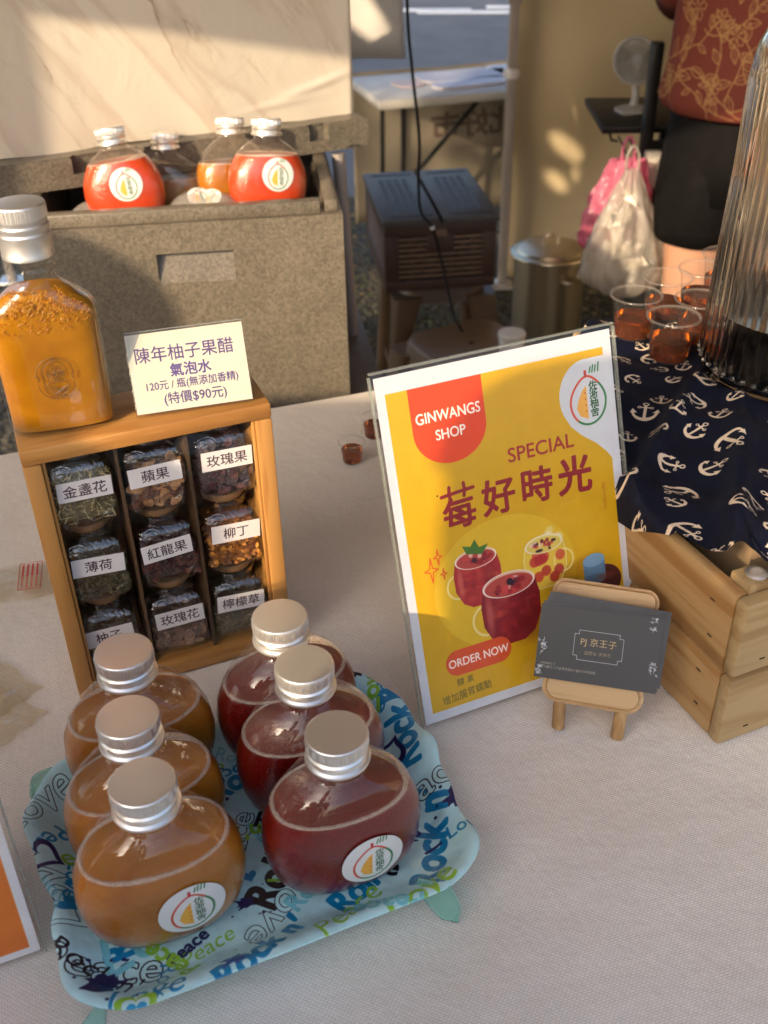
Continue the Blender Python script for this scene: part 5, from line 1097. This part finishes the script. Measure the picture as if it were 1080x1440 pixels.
for k in range(42):
    c0 = Vector((.558 + rr.gauss(0, .024), 2.30 + rr.gauss(0, .018), .45 + abs(rr.gauss(0, .065)))); s_ = rr.uniform(.012, .026); vs = [bm.verts.new(c0 + Vector((rr.uniform(-1, 1), rr.uniform(-1, 1), rr.uniform(-1, 1))) * s_) for _ in range(7)]
    for i in range(5): bm.faces.new((vs[i], vs[i + 1], vs[i + 2]))
o = obj('waste_paper', bm, M('crumpled_tissue', (.72, .66, .58), .7), None); tag(o, 'crumpled white tissue waste inside the clear hanging bag', 'waste', None, 'stuff')
# snack packets at the left
m_film = thin('snack_film', (.97, .95, .90), 1, .08, 90, .10, (.8, .74, .6)); m_redp = M('red_print', (.55, .06, .05), .5)
def packet(label, x, y, yaw, w_, d_, h_):
    r = thing('snack_packet', label, 'packet', (x, y, .7512), yaw, 'clear snack packets on the cloth at the left')
    def f(top):
        def g(a, b):
            u, v_ = 2 * a - 1, 2 * b - 1; e = max(0, 1 - abs(u) ** 4) ** .6 * max(0, 1 - abs(v_) ** 3) ** .6
            z = h_ * e * (.9 + .12 * math.sin(9 * a + 5 * b) + .07 * math.sin(23 * a - 11 * b)) if top else .0006 * e
            return (w_ / 2 * u + .0012 * math.sin(20 * b), d_ / 2 * v_ + .0015 * math.sin(14 * a), z + (.001 if top else 0))
        return g
    obj('film_top', sheet(f(True), 50, 40), m_film, r, 70); obj('film_bottom', sheet(f(False), 20, 20), m_film, r, 70); return r
pk1 = packet('clear snack packet with a red printed panel, at the left edge beside the jar box', -.348, .752, R(12), .088, .052, .007)
bm = bmesh.new()
for P in ([(.014, -.021), (.034, -.021), (.034, .019), (.014, .019), (.014, -.021)],): tube(bm, [(x, y, .0082 - .00012 * abs(y) * 100) for x, y in P], .0004, 4)
for q in range(4):
    for z_ in range(11): box(bm, (.0165 + q * .0042, -.018 + z_ * .0032, .0078), (.0165 + q * .0042 + .0018, -.018 + z_ * .0032 + (.0024 if z_ > 4 else .0012), .0084))
obj('red_printed_panel', bm, m_redp, pk1, kind=None)
nb = bmesh.new(); rr = random.Random(9)
for k in range(22):
    y0 = rr.uniform(-.018, .018); tube(nb, catmull([(-.050, y0, .004), (-.040, y0 + rr.uniform(-.003, .003), .0055), (-.028, y0 + rr.uniform(-.003, .003), .004), (-.0235, y0, .003)], 4), .0012, 5)
o = obj('noodle_snack', nb, M('toasted_snack', (.50, .27, .10), .6, 0, .3, 80), None, 60); o.location = pk1.location; o.rotation_euler = pk1.rotation_euler; tag(o, 'golden brown noodle snack sticks inside the red printed packet', 'snack')
packet('upper one of two overlapping clear packets at the left edge by the tray', -.330, .618, R(-38), .085, .060, .010)
packet('lower one of two overlapping clear packets at the left edge by the tray', -.322, .588, R(-35), .090, .062, .008)
# litter on the dry ground
bm = bmesh.new(); rr = random.Random(6)
for k in range(2600):
    x, y = rr.uniform(-.4, 1.1), rr.uniform(2.0, 4.7); s_ = rr.uniform(.006, .018); a = rr.uniform(0, 6.3); q = [Vector((math.cos(a + w_) * s_ * l_, math.sin(a + w_) * s_ * l_, rr.uniform(.001, .012))) for w_, l_ in ((0, 1), (1.3, .45), (3.14, 1), (4.5, .45))]
    f = bm.faces.new([bm.verts.new((x, y, GZ) + v_ if False else Vector((x, y, GZ)) + v_) for v_ in q]); f.material_index = rr.randint(0, 1)
me = bpy.data.meshes.new('leaf_litter'); bm.to_mesh(me); bm.free(); me.materials.append(M('dry_leaf', (.20, .13, .06), .8, 0, .4, 10)); me.materials.append(M('green_blade', (.07, .09, .03), .8, 0, .4, 10))
tag(obj('leaf_litter', me, None), 'dry leaves and grass scraps on the ground behind the stall', 'leaves', None, 'stuff')

# ================================================================== PEOPLE
m_skin = M('skin', (.46, .25, .16), .5, 0, .08, 30, .15, .0006, sub=.2); m_hair = M('dark_hair', (.012, .009, .008), .45, 0, .3, 200, .4, .001)
def person(label, loc, yaw, ht, top_mat, low_mat, shorts=True, arms=None, bun=False):
    """standing figure: one skinned body, clothes and hair as its children"""
    r = thing('person', label, 'person', loc, yaw); k = ht / 1.65
    if arms == 'front': arms = {q: ((q * .175, -.08, 1.18), (q * .15, -.24, 1.08), (q * .07, -.36, 1.08)) for q in (-1, 1)}
    if arms is None: arms = {-1: ((-.20, .0, 1.30), (-.25, .03, 1.05), (-.24, -.12, .86)), 1: ((.20, 0, 1.30), (.25, .03, 1.05), (.24, -.12, .86))}
    V, E_, Rd = [], [], []
    def ad(p, rad, par=None):
        V.append(Vector(p) * k); Rd.append((rad * k) if not isinstance(rad, tuple) else (rad[0] * k, rad[1] * k))
        if par is not None: E_.append((par, len(V) - 1))
        return len(V) - 1
    pel = ad((0, 0, .90), (.155, .105)); ab = ad((0, 0, 1.04), (.130, .092), pel); ch = ad((0, .005, 1.22), (.150, .100), ab); nk0 = ad((0, .01, 1.36), (.085, .065), ch); nk = ad((0, 0, 1.42), .052, nk0)
    hd = ad((0, -.02, 1.49), (.068, .078), nk); h2 = ad((0, -.015, 1.57), (.074, .088), hd); ad((0, 0, 1.63), (.050, .060), h2)
    for s in (-1, 1):
        hp_ = ad((s * .085, 0, .82), (.088, .090), pel); kn = ad((s * .09, -.01, .47), .056, hp_); cf = ad((s * .092, .012, .34), .055, kn); an = ad((s * .095, .01, .08), .036, cf); hl = ad((s * .095, .01, .035), .034, an); ft = ad((s * .105, -.13, .025), (.036, .022), hl); ad((s * .108, -.17, .02), (.026, .015), ft)
        S0, E0, W0 = arms[s]; sh = ad((s * .135, .01, 1.33), .060, ch); a1 = ad(S0, .052, sh); e1 = ad(E0, .038, a1); w1 = ad(W0, .025, e1); d_ = (Vector(W0) - Vector(E0)).normalized(); pm = ad(Vector(W0) + d_ * .05, (.034, .018), w1)
        sd = Vector((1, 0, 0)) if abs(d_.x) < .8 else Vector((0, 1, 0)); sd = (sd - d_ * sd.dot(d_)).normalized(); cu = d_.cross(sd)
        for q, L_ in ((-1.5, .060), (-.5, .070), (.5, .066), (1.5, .052)):
            b0 = ad(Vector(W0) + d_ * .085 + sd * q * .018, .0095, pm); b1 = ad(Vector(W0) + d_ * (.085 + L_ * .5) + sd * q * .019 + cu * .006, .0085, b0); ad(Vector(W0) + d_ * (.085 + L_ * .9) + sd * q * .019 + cu * .020, .0075, b1)
        b0 = ad(Vector(W0) + d_ * .035 + sd * .040 * -s + cu * .01, .0115, w1); ad(Vector(W0) + d_ * .070 + sd * .052 * -s + cu * .018, .0095, b0)
    me = bpy.data.meshes.new('body'); me.from_pydata(V, E_, []); me.materials.append(m_skin); o = bpy.data.objects.new('body', me); COL.objects.link(o); o.parent = r
    o.modifiers.new('k', 'SKIN').use_smooth_shade = True; o.modifiers.new('s', 'SUBSURF').levels = 2; o.modifiers['s'].render_levels = 2
    for i, sv in enumerate(me.skin_vertices[0].data): sv.radius = Rd[i] if isinstance(Rd[i], tuple) else (Rd[i], Rd[i]); sv.use_root = (i == 0)
    # face
    bm = bmesh.new(); loft(bm, [[(x * k, y * k, z * k) for x, y, z in ring] for ring in ([(-.006, -.094, 1.545), (.006, -.094, 1.545), (.004, -.085, 1.548), (-.004, -.085, 1.548)], [(-.014, -.098, 1.508), (.014, -.098, 1.508), (.012, -.080, 1.505), (-.012, -.080, 1.505)])]); obj('nose', bm, m_skin, r, 80)
    for s in (-1, 1):
        bm = bmesh.new(); bmesh.ops.create_uvsphere(bm, u_segments=12, v_segments=8, radius=.011 * k); obj('eye', bm, m_dark, r, 60).location = Vector((s * .031, -.092, 1.55)) * k
        bm = bmesh.new(); bmesh.ops.create_uvsphere(bm, u_segments=12, v_segments=8, radius=.026 * k); e_ = obj('ear', bm, m_skin, r, 60); e_.location = Vector((s * .074, .0, 1.54)) * k; e_.scale = (.3, .6, 1)
    bm = bmesh.new(); bmesh.ops.create_uvsphere(bm, u_segments=16, v_segments=8, radius=.02 * k); mo = obj('mouth', bm, M('lips', (.35, .10, .08), .5), r, 60); mo.location = Vector((0, -.091, 1.475)) * k; mo.scale = (1, .3, .25)
    bm = bmesh.new(); bmesh.ops.create_uvsphere(bm, u_segments=32, v_segments=20, radius=1)
    for v_ in bm.verts:
        x, y, z = v_.co; f_ = 1 + .02 * math.sin(30 * x + 20 * z)
        v_.co = Vector((x * .094 * f_, y * .108 * f_ + .012 + (.012 if z < 0 else 0), 1.585 + z * (.085 if z > 0 else .12)))
        if y < -.35 and z < .35: v_.co.y = max(v_.co.y, -.055)
        v_.co *= k
    obj('hair', bm, m_hair, r, 80)
    def cloth(name, prof, mat, folds, n=56, seed=0, thick=.004):
        rings = []
        for (cx, cy, z, a, b) in prof: rings.append([((cx + a * (1 + folds * (math.sin(5 * q + z * 30 + seed) * .5 + math.sin(9 * q - z * 24) * .4 + math.sin(14 * q + z * 9) * .25)) * math.cos(q)) * k, (cy + b * (1 + folds * (math.sin(6 * q + z * 26) * .5 + math.sin(11 * q + z * 17 + seed) * .4)) * math.sin(q)) * k, z * k) for q in [2 * math.pi * i / n for i in range(n)]])
        bm = bmesh.new(); loft(bm, rings, False, False); o_ = obj(name, bm, mat, r, 80); o_.modifiers.new('s', 'SOLIDIFY').thickness = thick; return o_
    cloth('shirt', [(0, 0, .905, .176, .135), (0, 0, .915, .190, .150), (0, 0, .935, .200, .160), (0, 0, 1.0, .194, .150), (0, 0, 1.1, .188, .142), (0, 0, 1.2, .196, .142), (0, .005, 1.28, .196, .132), (0, .01, 1.35, .165, .105), (0, .01, 1.395, .100, .082), (0, .005, 1.415, .072, .068)], top_mat, .034)
    for o_ in [q for q in COL.objects if q.parent == r and q.name.startswith('shirt')]: uv_planar(o_, lambda c: (math.atan2(c.y, c.x) / 6.2832 + .5, (c.z / k - .88) / .60))
    for s in (-1, 1):
        S0 = Vector(arms[s][0]); E0 = Vector(arms[s][1]); P0 = Vector((s * .135, .01, 1.33)); bm = bmesh.new(); tube(bm, [x * k for x in (P0, P0.lerp(S0, .6), S0, S0.lerp(E0, .5), S0.lerp(E0, .85))], [.074 * k, .076 * k, .072 * k, .066 * k, .066 * k], 24, cap=False); obj('sleeve', bm, top_mat, r, 80).modifiers.new('s', 'SOLIDIFY').thickness = .003
    zl = .645 if shorts else .06
    cloth('waistband', [(0, 0, .74, .188, .124), (0, 0, .82, .184, .132), (0, 0, .90, .172, .126), (0, 0, .96, .160, .118)], low_mat, .015)
    for s in (-1, 1): cloth('trouser_leg', [(s * .082, 0, .87, .078, .098), (s * .088, 0, .80, .090, .112), (s * .09, 0, .72, .096, .112), (s * .092, 0, .68 if shorts else .40, .090, .098), (s * .093, 0, zl, .084 if shorts else .06, .090 if shorts else .07)], low_mat, .02, 40, s)
    for s in (-1, 1):
        bm = bmesh.new(); loft(bm, [[(x * k, y * k, z * k) for x, y in rrect(w_, d_, .03, 5, s * .10, -.055)] for w_, d_, z in ((.085, .25, .001), (.095, .262, .012), (.092, .255, .05), (.07, .18, .07))]); obj('shoe', bm, m_black, r, 50)
    return r
random.seed(77)
cs = Canvas(1.2, .62, 1300, (112, 54, 44)); GD = (160, 122, 78)
def leafo(x, y, a, L):
    P = [(x + L * t_ * math.cos(a) - w_ * math.sin(a), y + L * t_ * math.sin(a) + w_ * math.cos(a)) for t_, w_ in ((0, 0), (.2, .16 * L), (.5, .23 * L), (.8, .12 * L), (1, 0), (.8, -.12 * L), (.5, -.23 * L), (.2, -.16 * L), (0, 0))]
    cs.stroke(P, .0022, GD); cs.stroke([(x, y), (x + L * .9 * math.cos(a), y + L * .9 * math.sin(a))], .0014, GD)
def bloom(x, y, r):
    for k in range(6):
        a = k * 1.05 + random.random() * .3; cs.stroke([(x + r * .2 * math.cos(a - .5), y + r * .2 * math.sin(a - .5)), (x + r * .8 * math.cos(a - .4), y + r * .8 * math.sin(a - .4)), (x + r * math.cos(a), y + r * math.sin(a)), (x + r * .8 * math.cos(a + .4), y + r * .8 * math.sin(a + .4)), (x + r * .2 * math.cos(a + .5), y + r * .2 * math.sin(a + .5))], .0022, GD)
for k in range(95):
    x, y, a = random.uniform(0, 1.2), random.uniform(0, .62), random.uniform(0, 6.28); P = [(x, y)]
    for q in range(14):
        a += random.uniform(-.45, .45); x += .013 * math.cos(a); y += .013 * math.sin(a); P.append((x, y))
        if q % 3 == 2: leafo(x, y, a + random.choice([-1, 1]) * random.uniform(.5, 1.1), random.uniform(.022, .042))
    cs.stroke(P, .0026, GD); 
    if k % 2: bloom(x, y, random.uniform(.016, .028))
m_shirt = img_mat('terracotta_floral_shirt', cs, .8, 0, .2, bumps=.3, scale=40, bdist=.004)
m_shorts = M('black_shorts', (.006, .0055, .0055), .8, 0, .2, 20, .5, .003, spec=.08)
person('person in a terracotta shirt with line-drawn flowers and black shorts, seen from hem to thigh', (.800, 2.24, GZ), R(170), 1.70, m_shirt, m_shorts, arms='front')

# unseen shoppers and cartons added at the near left to shade the stall front
m_c1 = M('grey_blue_cotton', (.16, .19, .24), .8, 0, .1, 20, .2, .002); m_c2 = M('beige_cotton', (.42, .36, .28), .8, 0, .1, 20, .2, .002); m_c3 = M('dark_trousers', (.03, .03, .035), .8)
person('unseen shopper in a grey-blue top, added left of the camera to shade the poster', (-.592, -.35, GZ), R(180), 1.62, m_c1, m_c3, False)
person('unseen shopper in a beige top behind the grey-blue one, added to shade the crate', (-.40, -.47, GZ), R(175), 1.80, m_c2, m_c3, False)
person('unseen taller shopper in beige at the far left, added to shade the cooler', (-1.74, -.35, GZ), R(170), 1.84, m_c2, m_c3, False)
m_kraft = M('kraft_carton', (.34, .23, .13), .8, 0, .08, 8)  # added carton stack, its outline shaped by the shade it should cast
for x0, x1, h0, h1, lb in ((-1.46, -.88, 0, .5, 'lowest brown carton of the unseen stack added to block the low sun'), (-1.44, -.90, .503, 1.0, 'middle brown carton of the unseen stack added to block the low sun'), (-1.47, -.862, 1.003, 1.548, 'topmost brown carton of the unseen stack added to block the low sun'), (-.858, -.61, 0, 1.365, 'tall narrow unseen brown carton added between stack and shopper to shade the bottles')):
    bm = bx((x0, -.33, h0), (x1, -.23, h1), .004); box(bm, (x0 + .01, -.29, h1), (x1 - .01, -.27, h1 + .001)); o = obj('carton', bm, m_kraft, None, 30, None); o.location = (0, 0, GZ + .001); tag(o, lb, 'box', 'unseen cartons added to block the low sun')

def tree(label, x, y, h, seed):
    r = thing('street_tree', label, 'tree', (x, y, GZ), 0, 'street trees out in the open'); rr = random.Random(seed); bm = bmesh.new()
    tube(bm, catmull([(0, 0, 0), (.05, .02, h * .25), (-.04, .05, h * .5), (.03, 0, h * .7)], 5), [.17 - .006 * i for i in range(16)], 10); ends = []
    for k in range(9):
        a = rr.uniform(0, 6.3); z0 = h * rr.uniform(.35, .65); e = Vector((math.cos(a) * h * rr.uniform(.18, .34), math.sin(a) * h * rr.uniform(.18, .34), z0 + h * rr.uniform(.12, .3))); ends.append(e); tube(bm, [(0, 0, z0), e * .5 + Vector((0, 0, z0 * .5 + .1)), e], [.07, .045, .02], 6)
    obj('trunk', bm, M('bark', (.12, .085, .06), .9, 0, .3, 12, .8, .01), r, 60); bm = bmesh.new()
    for k in range(9000):
        e = rr.choice(ends); c = e + Vector((rr.gauss(0, .30), rr.gauss(0, .30), rr.gauss(0, .22))) * h * .30; s_ = rr.uniform(.04, .09); d = Vector((rr.uniform(-1, 1), rr.uniform(-1, 1), rr.uniform(-1, 1))).normalized(); q = d.orthogonal().normalized()
        bm.faces.new([bm.verts.new(c + v_) for v_ in (d * s_, q * s_ * .5, -d * s_, -q * s_ * .5)])
    obj('crown', bm, M('leaf_green', (.05, .075, .025), .7, 0, .4, 3), r, None, None, 'stuff')
tree('leafy street tree across from the stall, standing nearer the tent', -6.6, -1.7, 5.6, 2)
tree('leafy street tree farther along the road from the tent', -5.2, 2.2, 5.2, 5)
